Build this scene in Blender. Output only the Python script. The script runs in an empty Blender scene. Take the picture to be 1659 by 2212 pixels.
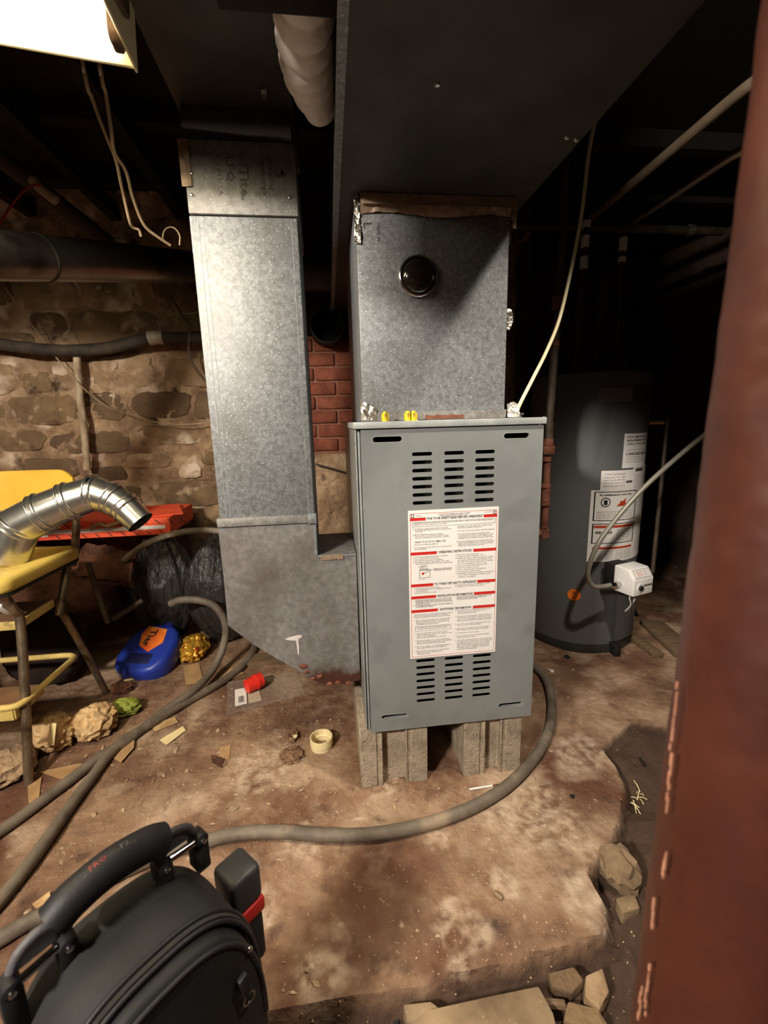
import bpy, bmesh, math, random
from math import sin, cos, pi, radians
from mathutils import Vector, noise, Matrix
random.seed(7)
SC = bpy.context.scene
COL = SC.collection

# ---------------------------------------------------------------- camera, world, exposure, lights
CAMP = Vector((-.0727, -1.0374, .998)); YAW, PITCH, ROLL, FPX = .1174, .2001, -.0266, 956.0
_r = Vector((cos(YAW), -sin(YAW), 0)); _w = Vector((sin(YAW), cos(YAW), 0)); _u = Vector((0, 0, 1))
_w2 = _w * cos(PITCH) - _u * sin(PITCH); _u2 = _u * cos(PITCH) + _w * sin(PITCH)
_r3 = _r * cos(ROLL) + _u2 * sin(ROLL); _u3 = -_r * sin(ROLL) + _u2 * cos(ROLL)
cam = bpy.data.cameras.new('camera'); cam_o = bpy.data.objects.new('camera', cam); COL.objects.link(cam_o)
mw = Matrix((( _r3.x, _u3.x, -_w2.x, CAMP.x), (_r3.y, _u3.y, -_w2.y, CAMP.y), (_r3.z, _u3.z, -_w2.z, CAMP.z), (0, 0, 0, 1)))
cam_o.matrix_world = mw
cam.sensor_fit = 'HORIZONTAL'; cam.sensor_width = 36; cam.lens = FPX / 1659 * 36
cam.clip_start = .02
cam.dof.use_dof = True; cam.dof.focus_distance = 1.25; cam.dof.aperture_fstop = 6.0
SC.camera = cam_o
wd = bpy.data.worlds.new('world'); SC.world = wd; wd.use_nodes = True
wd.node_tree.nodes['Background'].inputs[0].default_value = (.02, .016, .012, 1)
wd.node_tree.nodes['Background'].inputs[1].default_value = .1
SC.view_settings.view_transform = 'Standard'; SC.view_settings.look = 'None'
SC.view_settings.exposure = 0.52; SC.view_settings.gamma = 1; SC.view_settings.use_curve_mapping = False
TUBE_STRENGTH = 25.0
def lamp(name, kind, loc, energy, color, target=None, **kw):
    L = bpy.data.lights.new(name, kind); L.energy = energy; L.color = color
    for k, v in kw.items(): setattr(L, k, v)
    o = bpy.data.objects.new(name, L); COL.objects.link(o); o.location = loc
    if target: o.rotation_euler = (Vector(target) - Vector(loc)).to_track_quat('-Z', 'Y').to_euler()
    return o
# added unseen fill lamp behind the camera on the left
lamp('rear_fill_light', 'AREA', (-1.35, -1.70, 1.81), 56, (1, .91, .80), (-.1, .1, .75), shape='RECTANGLE', size=.30, size_y=.10)
# the basement's second ceiling lamp, right of the supply trunk and above the frame
lamp('bulb_light', 'SPOT', (.70, -.50, 1.93), 60, (1, .90, .76), (.64, -.34, 0), spot_size=radians(98), spot_blend=.6, shadow_soft_size=.035)

def at(px, py, ax, v):
    """point of the 1659x2212 picture carried out to the plane ax = v"""
    d = _w2 + _r3 * ((px - 829.5) / FPX) - _u3 * ((py - 1106) / FPX)
    i = 'xyz'.index(ax)
    return CAMP + d * ((v - CAMP[i]) / d[i])

# ---------------------------------------------------------------- materials
def lin(c):
    return tuple(((x / 255) / 12.92 if x <= 10 else (((x / 255) + .055) / 1.055) ** 2.4) for x in c) + (1,)
def M(name, c1, c2=None, c3=None, scale=6, rough=.6, metal=0, bump=0, bscale=60, bdist=.004, stretch=(1, 1, 1), speck=None, sscale=180, sth=.62, detail=7, coat=0, rvar=0, rust=None, alpha=None, emit=None, trans=0, ior=1.45, lo=.35, hi=.65, second=None):
    m = bpy.data.materials.new(name); m.use_nodes = True
    nt = m.node_tree; N = nt.nodes; Lk = nt.links; b = N['Principled BSDF']
    b.inputs['Roughness'].default_value = rough; b.inputs['Metallic'].default_value = metal
    b.inputs['IOR'].default_value = ior
    if coat: b.inputs['Coat Weight'].default_value = coat; b.inputs['Coat Roughness'].default_value = .15
    if trans: b.inputs['Transmission Weight'].default_value = trans
    if alpha is not None: b.inputs['Alpha'].default_value = alpha
    if emit: b.inputs['Emission Color'].default_value = emit[0]; b.inputs['Emission Strength'].default_value = emit[1]
    tc = N.new('ShaderNodeTexCoord'); mp = N.new('ShaderNodeMapping'); mp.inputs['Scale'].default_value = stretch
    Lk.new(tc.outputs['Object'], mp.inputs[0]); V = mp.outputs[0]
    col = None
    if c2 is None:
        c2 = tuple(min(255, x * 1.12) for x in c1)
    nz = N.new('ShaderNodeTexNoise'); nz.inputs['Scale'].default_value = scale; nz.inputs['Detail'].default_value = detail; nz.inputs['Roughness'].default_value = .62
    Lk.new(V, nz.inputs['Vector'])
    rp = N.new('ShaderNodeValToRGB'); e = rp.color_ramp.elements
    e[0].position = lo; e[0].color = lin(c1); e[1].position = hi; e[1].color = lin(c2)
    if c3: k = e.new((lo + hi) / 2); k.color = lin(c3)
    Lk.new(nz.outputs[0], rp.inputs[0]); col = rp.outputs[0]
    def mixin(color, sc, th, w, det=3, off=0):
        nonlocal col
        n2 = N.new('ShaderNodeTexNoise'); n2.inputs['Scale'].default_value = sc; n2.inputs['Detail'].default_value = det
        mo = N.new('ShaderNodeMapping'); mo.inputs['Location'].default_value = (off, off * 1.7, off * .6); Lk.new(V, mo.inputs[0]); Lk.new(mo.outputs[0], n2.inputs['Vector'])
        r2 = N.new('ShaderNodeValToRGB'); r2.color_ramp.elements[0].position = th; r2.color_ramp.elements[1].position = min(1, th + w)
        Lk.new(n2.outputs[0], r2.inputs[0])
        mx = N.new('ShaderNodeMix'); mx.data_type = 'RGBA'; Lk.new(r2.outputs[0], mx.inputs[0]); Lk.new(col, mx.inputs[6]); mx.inputs[7].default_value = lin(color)
        col = mx.outputs[2]
    if second:
        for s in second: mixin(*s)
    if speck: mixin(speck, sscale, sth, .06)
    if rust:   # corrosion creeping up from the lowest edge of the sheet, its own ragged shape
        z0, z1 = rust
        sp = N.new('ShaderNodeSeparateXYZ'); Lk.new(tc.outputs['Object'], sp.inputs[0])
        n3 = N.new('ShaderNodeTexNoise'); n3.inputs['Scale'].default_value = 26; n3.inputs['Detail'].default_value = 6; Lk.new(V, n3.inputs['Vector'])
        md = N.new('ShaderNodeMath'); md.operation = 'MULTIPLY_ADD'; md.inputs[1].default_value = -.16; Lk.new(n3.outputs[0], md.inputs[0]); Lk.new(sp.outputs[2], md.inputs[2])
        mr = N.new('ShaderNodeMapRange'); mr.inputs[1].default_value = z1; mr.inputs[2].default_value = z0; Lk.new(md.outputs[0], mr.inputs[0])
        mx = N.new('ShaderNodeMix'); mx.data_type = 'RGBA'; Lk.new(mr.outputs[0], mx.inputs[0]); Lk.new(col, mx.inputs[6]); mx.inputs[7].default_value = lin((70, 38, 26)); col = mx.outputs[2]
        iv = N.new('ShaderNodeMath'); iv.operation = 'MULTIPLY_ADD'; iv.inputs[1].default_value = -metal; iv.inputs[2].default_value = metal
        Lk.new(mr.outputs[0], iv.inputs[0]); Lk.new(iv.outputs[0], b.inputs['Metallic'])
    Lk.new(col, b.inputs['Base Color'])
    if rvar:
        ma = N.new('ShaderNodeMapRange'); ma.inputs[3].default_value = max(0, rough - rvar); ma.inputs[4].default_value = min(1, rough + rvar)
        Lk.new(nz.outputs[0], ma.inputs[0]); Lk.new(ma.outputs[0], b.inputs['Roughness'])
    if bump:
        bn = N.new('ShaderNodeTexNoise'); bn.inputs['Scale'].default_value = bscale; bn.inputs['Detail'].default_value = 6; Lk.new(V, bn.inputs['Vector'])
        bp = N.new('ShaderNodeBump'); bp.inputs['Strength'].default_value = bump; bp.inputs['Distance'].default_value = bdist
        Lk.new(bn.outputs[0], bp.inputs['Height']); Lk.new(bp.outputs[0], b.inputs['Normal'])
    return m

GALV = M('galvanized steel', (118, 120, 121), (148, 151, 153), scale=90, detail=3, rough=.56, metal=.5, rvar=.08, speck=(196, 200, 204), sscale=260, sth=.62, bump=.10, bscale=300, bdist=.001, second=[((108, 106, 102), 4, .52, .25, 5, 3)])
GALV_DUSTY = M('dusty galvanized steel', (120, 118, 114), (148, 146, 142), scale=60, detail=4, rough=.6, metal=.4, rvar=.08, speck=(205, 203, 200), sscale=300, sth=.64, bump=.12, bscale=260, bdist=.001, second=[((98, 88, 80), 5, .5, .3, 5, 3)])
GALV_RUST = M('galvanized steel with rusted foot', (116, 113, 110), (142, 139, 137), scale=60, detail=4, rough=.62, metal=.35, speck=(200, 196, 192), sscale=300, sth=.65, bump=.12, bscale=260, bdist=.001, second=[((92, 82, 76), 5, .48, .3, 5, 3)], rust=(-.06, -.02))
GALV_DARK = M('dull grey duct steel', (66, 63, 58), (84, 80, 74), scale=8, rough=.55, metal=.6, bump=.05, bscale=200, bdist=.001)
PANEL = M('grey furnace enamel', (126, 129, 128), (138, 141, 140), scale=3.5, rough=.42, metal=.15, speck=None, bump=.03, bscale=400, bdist=.0006, second=[((112, 116, 114), 7, .56, .2, 5, 2)])
PANEL_EDGE = M('pale grey furnace edge', (150, 155, 155), (172, 176, 174), scale=20, rough=.45, metal=.2)
INSIDE = M('black inside', (10, 9, 8), (18, 16, 14), rough=.9)  # near black, for parts inside openings and joints
WHITE = M('white label paper', (226, 222, 218), (236, 232, 228), rough=.55)
INK = M('black ink', (28, 26, 26), (34, 32, 32), rough=.7)
INKG = M('grey ink', (70, 66, 66), (80, 76, 76), rough=.7)
RED = M('red label ink', (196, 34, 28), (206, 44, 34), rough=.55)
FLOOR = M('dirty concrete', (96, 68, 50), (172, 146, 120), (138, 108, 84), scale=4.2, rough=.86, bump=.75, bscale=48, bdist=.009, detail=12, speck=(200, 176, 150), sscale=150, sth=.70,
          second=[((92, 58, 40), 2.6, .50, .16, 8, 5), ((180, 156, 132), 6.5, .56, .22, 12, 9), ((70, 48, 36), 14, .60, .16, 8, 1), ((196, 174, 150), 34, .66, .12, 6, 4)])
SLAB2 = M('loose concrete piece', (112, 92, 70), (160, 136, 106), scale=8, rough=.88, bump=.5, bscale=60, bdist=.004, speck=(196, 170, 140), sscale=170, sth=.68)
MORTAR = M('crumbling mortar', (120, 94, 72), (186, 158, 126), (150, 122, 94), scale=7, rough=.92, bump=1.0, bscale=30, bdist=.02, detail=11, second=[((218, 196, 172), 6, .56, .12, 9, 4), ((70, 52, 36), 9, .6, .1, 6, 2)])
STONE = [M('brown wall stone', (96, 76, 54), (142, 116, 84), scale=7, rough=.88, bump=.9, bscale=30, bdist=.016, second=[((190, 164, 134), 9, .58, .12, 6, 3), ((58, 44, 30), 8, .62, .12, 5, 1)]),
         M('dark wall stone', (86, 68, 50), (122, 98, 72), scale=6, rough=.88, bump=.9, bscale=34, bdist=.016, second=[((180, 154, 124), 9, .60, .1, 6, 7)]),
         M('pale wall stone', (128, 102, 74), (172, 144, 112), scale=6, rough=.9, bump=.9, bscale=34, bdist=.016, second=[((216, 196, 172), 7, .55, .15, 6, 2)])]
BRICK = M('old red brick', (112, 58, 42), (146, 84, 62), scale=14, rough=.9, bump=.5, bscale=70, bdist=.004, second=[((86, 50, 40), 9, .58, .15, 5, 4)])
BMORT = M('brick mortar', (128, 84, 64), (150, 106, 84), scale=20, rough=.95, bump=.4)
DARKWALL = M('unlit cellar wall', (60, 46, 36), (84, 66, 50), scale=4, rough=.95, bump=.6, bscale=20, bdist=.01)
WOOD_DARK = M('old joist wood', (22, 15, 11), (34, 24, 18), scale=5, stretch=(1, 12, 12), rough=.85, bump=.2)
WOOD = M('dusty board wood', (88, 70, 52), (120, 98, 72), scale=6, stretch=(2, 14, 14), rough=.85, bump=.25)
RPIPE = M('rust brown pipe', (96, 56, 42), (136, 84, 64), scale=26, rough=.7, metal=.15, bump=.3, bscale=120)
BPIPE = M('dull black iron pipe', (64, 54, 46), (98, 84, 70), scale=18, rough=.5, metal=.45, bump=.15, bscale=150)
COLUMN = M('red oxide paint', (62, 28, 19), (80, 39, 27), scale=9, rough=.5, bump=.35, bscale=22, bdist=.004, second=[((48, 20, 14), 5, .55, .2, 6, 5)])
SCRATCH = M('bare chipped paint', (176, 122, 96), (196, 144, 116), scale=30, rough=.7)
BLACKP = M('black ballistic fabric', (26, 25, 25), (34, 33, 32), scale=30, rough=.72, bump=.25, bscale=500, bdist=.001)
BLACKD = M('dark front fabric', (18, 18, 18), (25, 25, 25), scale=30, rough=.65, bump=.2, bscale=500, bdist=.001)
RUBBER = M('soft black rubber', (24, 23, 25), (32, 31, 34), rough=.55, bump=.1, bscale=300)
GREYPL = M('grey moulded plastic', (84, 82, 84), (96, 94, 96), rough=.55, bump=.2, bscale=250)
CHROME = M('chrome', (200, 200, 198), (214, 214, 212), rough=.12, metal=1)
DULLCHROME = M('tarnished chrome tube', (120, 104, 84), (160, 142, 118), scale=25, rough=.4, metal=.8, second=[((74, 54, 40), 14, .55, .15, 5, 3)])
SHEET = M('bright galvanized elbow', (200, 199, 190), (224, 223, 214), scale=40, rough=.25, metal=.95)
REDP = M('red plastic', (222, 44, 32), (232, 56, 40), rough=.45)
REDK = M('red battery plastic', (190, 30, 28), (200, 38, 32), rough=.4)
YELLOW = M('yellow enamel', (214, 168, 52), (228, 186, 74), scale=5, rough=.45, second=[((186, 140, 44), 6, .62, .12, 6, 3)], speck=(120, 84, 40), sscale=60, sth=.74)
YELLOW_SEAT = M('yellow vinyl seat', (206, 178, 84), (222, 196, 104), scale=7, rough=.55, bump=.15, bscale=200, second=[((160, 118, 60), 4, .58, .15, 6, 8)])
YELLOW_OLD = M('worn yellow paint', (196, 170, 96), (214, 190, 118), scale=14, rough=.55, second=[((132, 108, 64), 18, .6, .12, 6, 3)])
TREAD = M('brown ribbed tread', (104, 74, 50), (132, 98, 68), scale=12, rough=.75, bump=.2)
PVC = M('cream pvc', (226, 208, 158), (236, 220, 174), scale=20, rough=.4, second=[((178, 140, 92), 20, .62, .12, 5, 3)])
WHITEP = M('white plastic', (222, 220, 216), (232, 230, 226), rough=.4)
NUT = M('yellow wire nut plastic', (236, 200, 20), (244, 212, 30), rough=.4)
CABLE = M('cream cable sheath', (214, 200, 160), (226, 214, 178), scale=20, rough=.5)
OLDCABLE = M('old tan cable', (150, 128, 98), (178, 156, 124), scale=20, rough=.65)
HOSE = M('grey ribbed hose', (92, 82, 70), (122, 110, 96), scale=16, rough=.62, bump=.35, bscale=260, bdist=.0015, second=[((150, 132, 110), 8, .6, .12, 5, 3)])
HEATER = M('dark grey heater enamel', (92, 93, 94), (100, 101, 102), scale=3, rough=.5, metal=.1)
HEATERD = M('charcoal plastic', (46, 46, 46), (54, 54, 54), rough=.5)
ORANGE = M('orange sticker', (240, 120, 30), (246, 130, 40), rough=.5)
FLEXW = M('white flexible sleeve', (228, 220, 212), (240, 232, 226), scale=18, rough=.55, bump=.5, bscale=60, bdist=.006)
FOIL = M('crinkled foil tape', (186, 178, 166), (216, 210, 198), scale=30, rough=.26, metal=.85, bump=1.0, bscale=55, bdist=.008)
BROWNTAPE = M('aged tape', (140, 118, 98), (176, 152, 128), scale=16, rough=.45, metal=.4, bump=.6, bscale=45, bdist=.006)
TRASHBAG = M('black polythene', (44, 42, 41), (58, 55, 53), rough=.2, bump=1, bscale=11, bdist=.03, stretch=(3, 3, 1))
FUR = M('brown insulation felt', (60, 36, 24), (112, 72, 50), scale=9, rough=1, bump=1, bscale=90, bdist=.01)
DARKCLOTH = M('dark brown cloth', (32, 22, 16), (52, 36, 26), scale=8, rough=.95, bump=.6, bscale=40)
BLUE = M('blue jug plastic', (28, 48, 140), (40, 62, 158), scale=6, rough=.36)
JUGLBL = M('orange jug label', (226, 92, 40), (240, 150, 50), scale=14, rough=.5)
CARTON = M('orange red carton', (224, 74, 44), (236, 92, 56), scale=8, rough=.6, second=[((186, 90, 60), 10, .66, .1, 6, 3)])
KRAFT = M('kraft board', (150, 116, 78), (184, 150, 106), scale=12, rough=.85)
PAPER = M('crumpled tan paper', (170, 134, 90), (214, 182, 134), scale=14, rough=.8, bump=.6, bscale=30, bdist=.01, second=[((120, 86, 54), 12, .6, .12, 5, 3)])
PALEP = M('pale paper', (226, 206, 150), (238, 222, 176), rough=.7)
GREENP = M('green wrapper', (118, 132, 44), (160, 164, 78), scale=20, rough=.5, second=[((70, 60, 60), 20, .6, .1, 5, 3)])
GOLDP = M('gold and orange wrapper', (196, 142, 40), (224, 176, 76), scale=22, rough=.3, metal=.4, second=[((160, 60, 30), 18, .58, .1, 5, 3)], bump=.7, bscale=40, bdist=.01)
BLOCK = M('concrete block', (140, 126, 108), (176, 160, 138), scale=24, rough=.95, bump=.7, bscale=140, bdist=.004, speck=(112, 96, 80), sscale=120, sth=.62)
CLEAR = M('dusty clear plastic', (214, 200, 182), (232, 222, 206), rough=.22, alpha=.09)
TUBEM = M('lit fluorescent tube', (255, 240, 200), rough=.4, emit=((1, .88, .66, 1), TUBE_STRENGTH))
REFL = M('cream painted reflector', (226, 212, 170), (236, 222, 184), scale=12, rough=.5, second=[((170, 140, 100), 12, .64, .1, 5, 3)])
SOCKET = M('dirty brown socket', (62, 44, 30), (96, 72, 52), scale=30, rough=.7, bump=.4)
WGLASS = M('dark convex glass', (28, 24, 20), (40, 34, 28), rough=.06, coat=1)
SCREWM = M('zinc screw head', (190, 190, 186), (205, 205, 200), rough=.25, metal=.9)
GRIT = M('floor grit', (120, 92, 66), (206, 180, 148), scale=60, rough=.95)
PAINTW = M('white paint drip', (206, 198, 196), (222, 214, 212), rough=.7)

# ---------------------------------------------------------------- mesh building
class MB:
    def __init__(s): s.v = []; s.f = []
    def add(s, vs, fs):
        k = len(s.v); s.v += [Vector(v) for v in vs]; s.f += [tuple(i + k for i in f) for f in fs]; return s
    def box(s, x0, x1, y0, y1, z0, z1):
        return s.add([(x, y, z) for z in (z0, z1) for y in (y0, y1) for x in (x0, x1)],
                     [(0, 2, 3, 1), (4, 5, 7, 6), (0, 1, 5, 4), (2, 6, 7, 3), (0, 4, 6, 2), (1, 3, 7, 5)])
    def obox(s, c, X, Y, Z):
        c, X, Y, Z = map(Vector, (c, X, Y, Z))
        return s.add([c + X * a + Y * b + Z * d for d in (-1, 1) for b in (-1, 1) for a in (-1, 1)],
                     [(0, 2, 3, 1), (4, 5, 7, 6), (0, 1, 5, 4), (2, 6, 7, 3), (0, 4, 6, 2), (1, 3, 7, 5)])
    def prism(s, poly, fn0, fn1):      # poly 2D, two maps to 3D
        n = len(poly)
        return s.add([fn0(*p) for p in poly] + [fn1(*p) for p in poly],
                     [tuple(range(n))[::-1], tuple(range(n, 2 * n))] + [(i, (i + 1) % n, n + (i + 1) % n, n + i) for i in range(n)])
    def tube(s, pts, r, n=10, cap=True, inner=None, rf=None):
        P = [Vector(p) for p in pts]; m = len(P)
        T = [(P[min(i + 1, m - 1)] - P[max(i - 1, 0)]).normalized() for i in range(m)]
        a = Vector((0, 0, 1)) if abs(T[0].z) < .9 else Vector((1, 0, 0))
        nr = T[0].cross(a).normalized(); vs = []
        for i in range(m):
            nr = (nr - T[i] * nr.dot(T[i])).normalized(); b = T[i].cross(nr)
            rr = (r[i] if isinstance(r, (list, tuple)) else r)
            for k in range(n):
                q = rr * (rf(i, k) if rf else 1)
                vs.append(P[i] + (nr * cos(2 * pi * k / n) + b * sin(2 * pi * k / n)) * q)
        fs = [(i * n + k, i * n + (k + 1) % n, (i + 1) * n + (k + 1) % n, (i + 1) * n + k) for i in range(m - 1) for k in range(n)]
        if cap: fs += [tuple(range(n))[::-1], tuple((m - 1) * n + k for k in range(n))]
        return s.add(vs, fs)
    def lathe(s, prof, c, ax=(0, 0, 1), n=24, close=False):   # prof: (r, h)
        c = Vector(c); ax = Vector(ax).normalized(); a = Vector((0, 0, 1)) if abs(ax.z) < .9 else Vector((1, 0, 0))
        X = ax.cross(a).normalized(); Y = ax.cross(X); vs = []
        for r, h in prof:
            for k in range(n): vs.append(c + ax * h + (X * cos(2 * pi * k / n) + Y * sin(2 * pi * k / n)) * r)
        m = len(prof)
        fs = [(i * n + k, i * n + (k + 1) % n, (i + 1) * n + (k + 1) % n, (i + 1) * n + k) for i in range(m - 1) for k in range(n)]
        if close: fs += [((m - 1) * n + k, (m - 1) * n + (k + 1) % n, (k + 1) % n, k) for k in range(n)]
        else: fs += [tuple(range(n))[::-1], tuple((m - 1) * n + k for k in range(n))]
        return s.add(vs, fs)
    def grid(s, nu, nv, fn):
        vs = [fn(i / nu, j / nv) for j in range(nv + 1) for i in range(nu + 1)]
        return s.add(vs, [(j * (nu + 1) + i, j * (nu + 1) + i + 1, (j + 1) * (nu + 1) + i + 1, (j + 1) * (nu + 1) + i) for j in range(nv) for i in range(nu)])
    def blob(s, c, rad, lev=3, amp=.2, sc=3, seed=0, ridged=False, flat=None):
        bm = bmesh.new(); bmesh.ops.create_icosphere(bm, subdivisions=lev, radius=1)
        o = Vector((seed * 3.1, seed * 1.7, seed * 2.3)); c = Vector(c); vs = []
        for v in bm.verts:
            p = v.co.copy(); q = p * sc + o
            d = noise.fractal(q, .8, 2.0, 4) if not ridged else (1 - 2 * abs(noise.noise(q))) * .7 + noise.fractal(q * 2.2, .9, 2, 3) * .5
            p = p * (1 + amp * d); w = Vector((c.x + p.x * rad[0], c.y + p.y * rad[1], c.z + p.z * rad[2]))
            if flat is not None and w.z < flat: w.z = flat + (w.z - flat) * .05
            vs.append(w)
        fs = [tuple(v.index for v in f.verts) for f in bm.faces]; bm.free()
        return s.add(vs, fs)
    def build(s, name, mat, parent=None, smooth=None, bevel=0, label=None, cat=None, group=None, kind=None, local=False, loc=None, seg=2):
        org = Vector((0, 0, 0))
        if not local:
            if parent is not None:
                q = parent
                while q is not None: org += q.location; q = q.parent
            if loc is not None: org = Vector(loc)
        me = bpy.data.meshes.new(name); me.from_pydata([v - org for v in s.v], [], s.f)
        bm = bmesh.new(); bm.from_mesh(me); bmesh.ops.recalc_face_normals(bm, faces=bm.faces)
        if bevel:
            es = [e for e in bm.edges if len(e.link_faces) == 2 and e.calc_face_angle(0) > .5]
            bmesh.ops.bevel(bm, geom=es, offset=bevel, segments=seg, profile=.5, affect='EDGES', clamp_overlap=True)
        bm.to_mesh(me); bm.free()
        if smooth is None: smooth = 38
        if smooth: me.shade_smooth(); me.set_sharp_from_angle(angle=radians(smooth))
        me.materials.append(mat)
        o = bpy.data.objects.new(name, me); COL.objects.link(o)
        if parent is not None: o.parent = parent
        elif loc is not None: o.location = org
        tag(o, label, cat, group, kind)
        return o
def tag(o, label=None, cat=None, group=None, kind=None):
    if label: o['label'] = label
    if cat: o['category'] = cat
    if group: o['group'] = group
    if kind: o['kind'] = kind
    return o
def thing(name, label, cat, loc=(0, 0, 0), group=None, rz=0):
    o = bpy.data.objects.new(name, None); COL.objects.link(o); o.location = loc; o.rotation_euler = (0, 0, rz); o.empty_display_size = .05
    return tag(o, label, cat, group)
def spline(pts, n=8):
    P = [Vector(p) for p in pts]; P = [P[0] * 2 - P[1]] + P + [P[-1] * 2 - P[-2]]; out = []
    for i in range(1, len(P) - 2):
        for k in range(n):
            t = k / n; a, b, c, d = P[i - 1:i + 3]
            out.append(.5 * ((2 * b) + (c - a) * t + (2 * a - 5 * b + 4 * c - d) * t * t + (3 * b - a - 3 * c + d) * t ** 3))
    out.append(P[-2]); return out
_tc = {}
def text2d(txt, size=1.0, bold=0.0, res=1):
    """2D outlines of a line of text: verts, faces, width"""
    key = (txt, bold, res)
    if key not in _tc:
        c = bpy.data.curves.new('t', 'FONT'); c.body = txt; c.size = 1; c.resolution_u = res; c.offset = bold; c.fill_mode = 'FRONT'
        o = bpy.data.objects.new('t', c); me = o.to_mesh()
        vs = [(v.co.x, v.co.y) for v in me.vertices]; fs = [tuple(p.vertices) for p in me.polygons]
        o.to_mesh_clear(); bpy.data.objects.remove(o); bpy.data.curves.remove(c)
        _tc[key] = (vs, fs, max([x for x, y in vs] or [0]))
    vs, fs, w = _tc[key]
    return [(x * size, y * size) for x, y in vs], fs, w * size
def put_text(mb, txt, u, v, size, fn, bold=0, width=None, res=1, center=False):
    vs, fs, w = text2d(txt, size, bold, res)
    k = width / w if width and w else 1
    if center: u = u - w * k / 2
    mb.add([fn(u + x * k, v + y) for x, y in vs], fs)
def plate_with_holes(outer, holes, t, fn):
    """flat sheet with round-ended slots; 2D curve filled, mapped by fn(x, z, depth)"""
    c = bpy.data.curves.new('p', 'CURVE'); c.dimensions = '2D'; c.fill_mode = 'BOTH'; c.extrude = t / 2
    for poly in [outer] + holes:
        sp = c.splines.new('POLY'); sp.points.add(len(poly) - 1); sp.use_cyclic_u = True
        for i, p in enumerate(poly): sp.points[i].co = (p[0], p[1], 0, 1)
    o = bpy.data.objects.new('p', c); me = o.to_mesh()
    mb = MB(); mb.add([fn(v.co.x, v.co.y, v.co.z) for v in me.vertices], [tuple(p.vertices) for p in me.polygons])
    o.to_mesh_clear(); bpy.data.objects.remove(o); bpy.data.curves.remove(c)
    return mb
def slot(cx, cz, w, h, n=5):
    r = h / 2; a = w / 2 - r
    return [(cx + a + r * cos(-pi / 2 + pi * i / n), cz + r * sin(-pi / 2 + pi * i / n)) for i in range(n + 1)] + \
           [(cx - a + r * cos(pi / 2 + pi * i / n), cz + r * sin(pi / 2 + pi * i / n)) for i in range(n + 1)]
def fbm(x, y, z=0, s=1.0, o=4): return noise.fractal(Vector((x * s, y * s, z * s)), .9, 2.0, o)

# ================================================================ SETTING
SLAB = [(-2.2, -.47), (-.45, -.47)] + [tuple(at(px, py, 'z', 0))[:2] for px, py in ((400, 2225), (560, 2198), (700, 2168), (860, 2145), (960, 2112), (1060, 2090), (1150, 2062), (1240, 2042), (1300, 2016), (1316, 1985), (1312, 1945), (1290, 1905), (1272, 1880), (1290, 1850), (1322, 1828), (1338, 1780), (1352, 1730), (1352, 1690), (1335, 1655), (1300, 1610))] + [(.88, .16), (1.1, .10), (1.5, .0), (2.2, -.1), (2.2, 2.2), (-2.2, 2.2)]
def sd(px, py, poly):
    best = 9; inside = False; n = len(poly)
    for i in range(n):
        ax, ay = poly[i]; bx, by = poly[(i + 1) % n]
        dx, dy = bx - ax, by - ay; t = max(0, min(1, ((px - ax) * dx + (py - ay) * dy) / (dx * dx + dy * dy)))
        best = min(best, math.hypot(px - ax - dx * t, py - ay - dy * t))
        if (ay > py) != (by > py) and px < (bx - ax) * (py - ay) / (by - ay) + ax: inside = not inside
    return best if inside else -best
def floor_z(x, y):
    d = sd(x, y, SLAB) + .006 * fbm(x, y, 0, 24, 3)
    h = .004 * fbm(x, y, 0, 4, 4) + .0022 * fbm(x, y, 3, 22, 3)
    k = max(0, min(1, (d + .007) / .013)); k = k * k * (3 - 2 * k)
    g = max(0, min(1, (y + .06) / .22)); low = -.032 * (1 - g) - .008 * g + (.016 - .010 * g) * fbm(x, y, 7, 11, 4)
    if y < .35: low -= (.020 - .012 * g) * math.exp(-((d + .020) / .011) ** 2)
    return low * (1 - k) + h * k - .006 * max(0, 1 - abs(d - .03) / .05) * k
def floor_mesh():
    xs = [-2.2 + i * .08 for i in range(8)] + [-1.56 + i * .0135 for i in range(int(3.1 / .0135))] ; xs += [xs[-1] + .06 * i for i in range(1, 12)]
    xs = [x for x in xs if x < 2.2] + [2.2]
    ys = [-2.2 + i * .1 for i in range(14)] + [-.8 + i * .01 for i in range(100)] + [.2 + i * .0135 for i in range(int(1.0 / .0135))]; ys += [ys[-1] + .1 * i for i in range(1, 10)]; ys = [y for y in ys if y < 2.2] + [2.2]
    nx = len(xs); mb = MB()
    mb.add([(x, y, floor_z(x, y)) for y in ys for x in xs], [(j * nx + i, j * nx + i + 1, (j + 1) * nx + i + 1, (j + 1) * nx + i) for j in range(len(ys) - 1) for i in range(nx - 1)])
    return mb
flo = floor_mesh().build('floor', FLOOR, smooth=60, kind='structure')
# stains and dust each with a place of its own on the slab
def spots(lst, x, y):
    v = 0
    for px, py, r in lst:
        q = at(px, py, 'z', 0); d_ = math.hypot(x - q.x, y - q.y) / r + .45 * fbm(x, y, px * .01, 14, 4)
        v = max(v, max(0, min(1, (1.15 - d_) / .4)))
    return v
ST = ((770, 1900, .085), (860, 1880, .08), (740, 2010, .075), (680, 1735, .085), (960, 2040, .05), (600, 1745, .07), (1240, 1900, .035), (700, 1540, .14), (420, 1560, .12), (560, 2140, .09), (920, 1660, .10), (260, 1500, .2), (350, 1850, .06))
DU = ((980, 1985, .045), (1030, 2010, .035), (640, 1820, .06), (950, 1815, .03), (1275, 1930, .05), (1290, 1985, .03), (1270, 1830, .04), (1150, 1760, .12), (830, 1700, .05), (560, 1660, .10), (700, 2105, .05), (990, 2085, .04), (1250, 1620, .08), (560, 1960, .05), (1080, 1905, .04))
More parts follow.
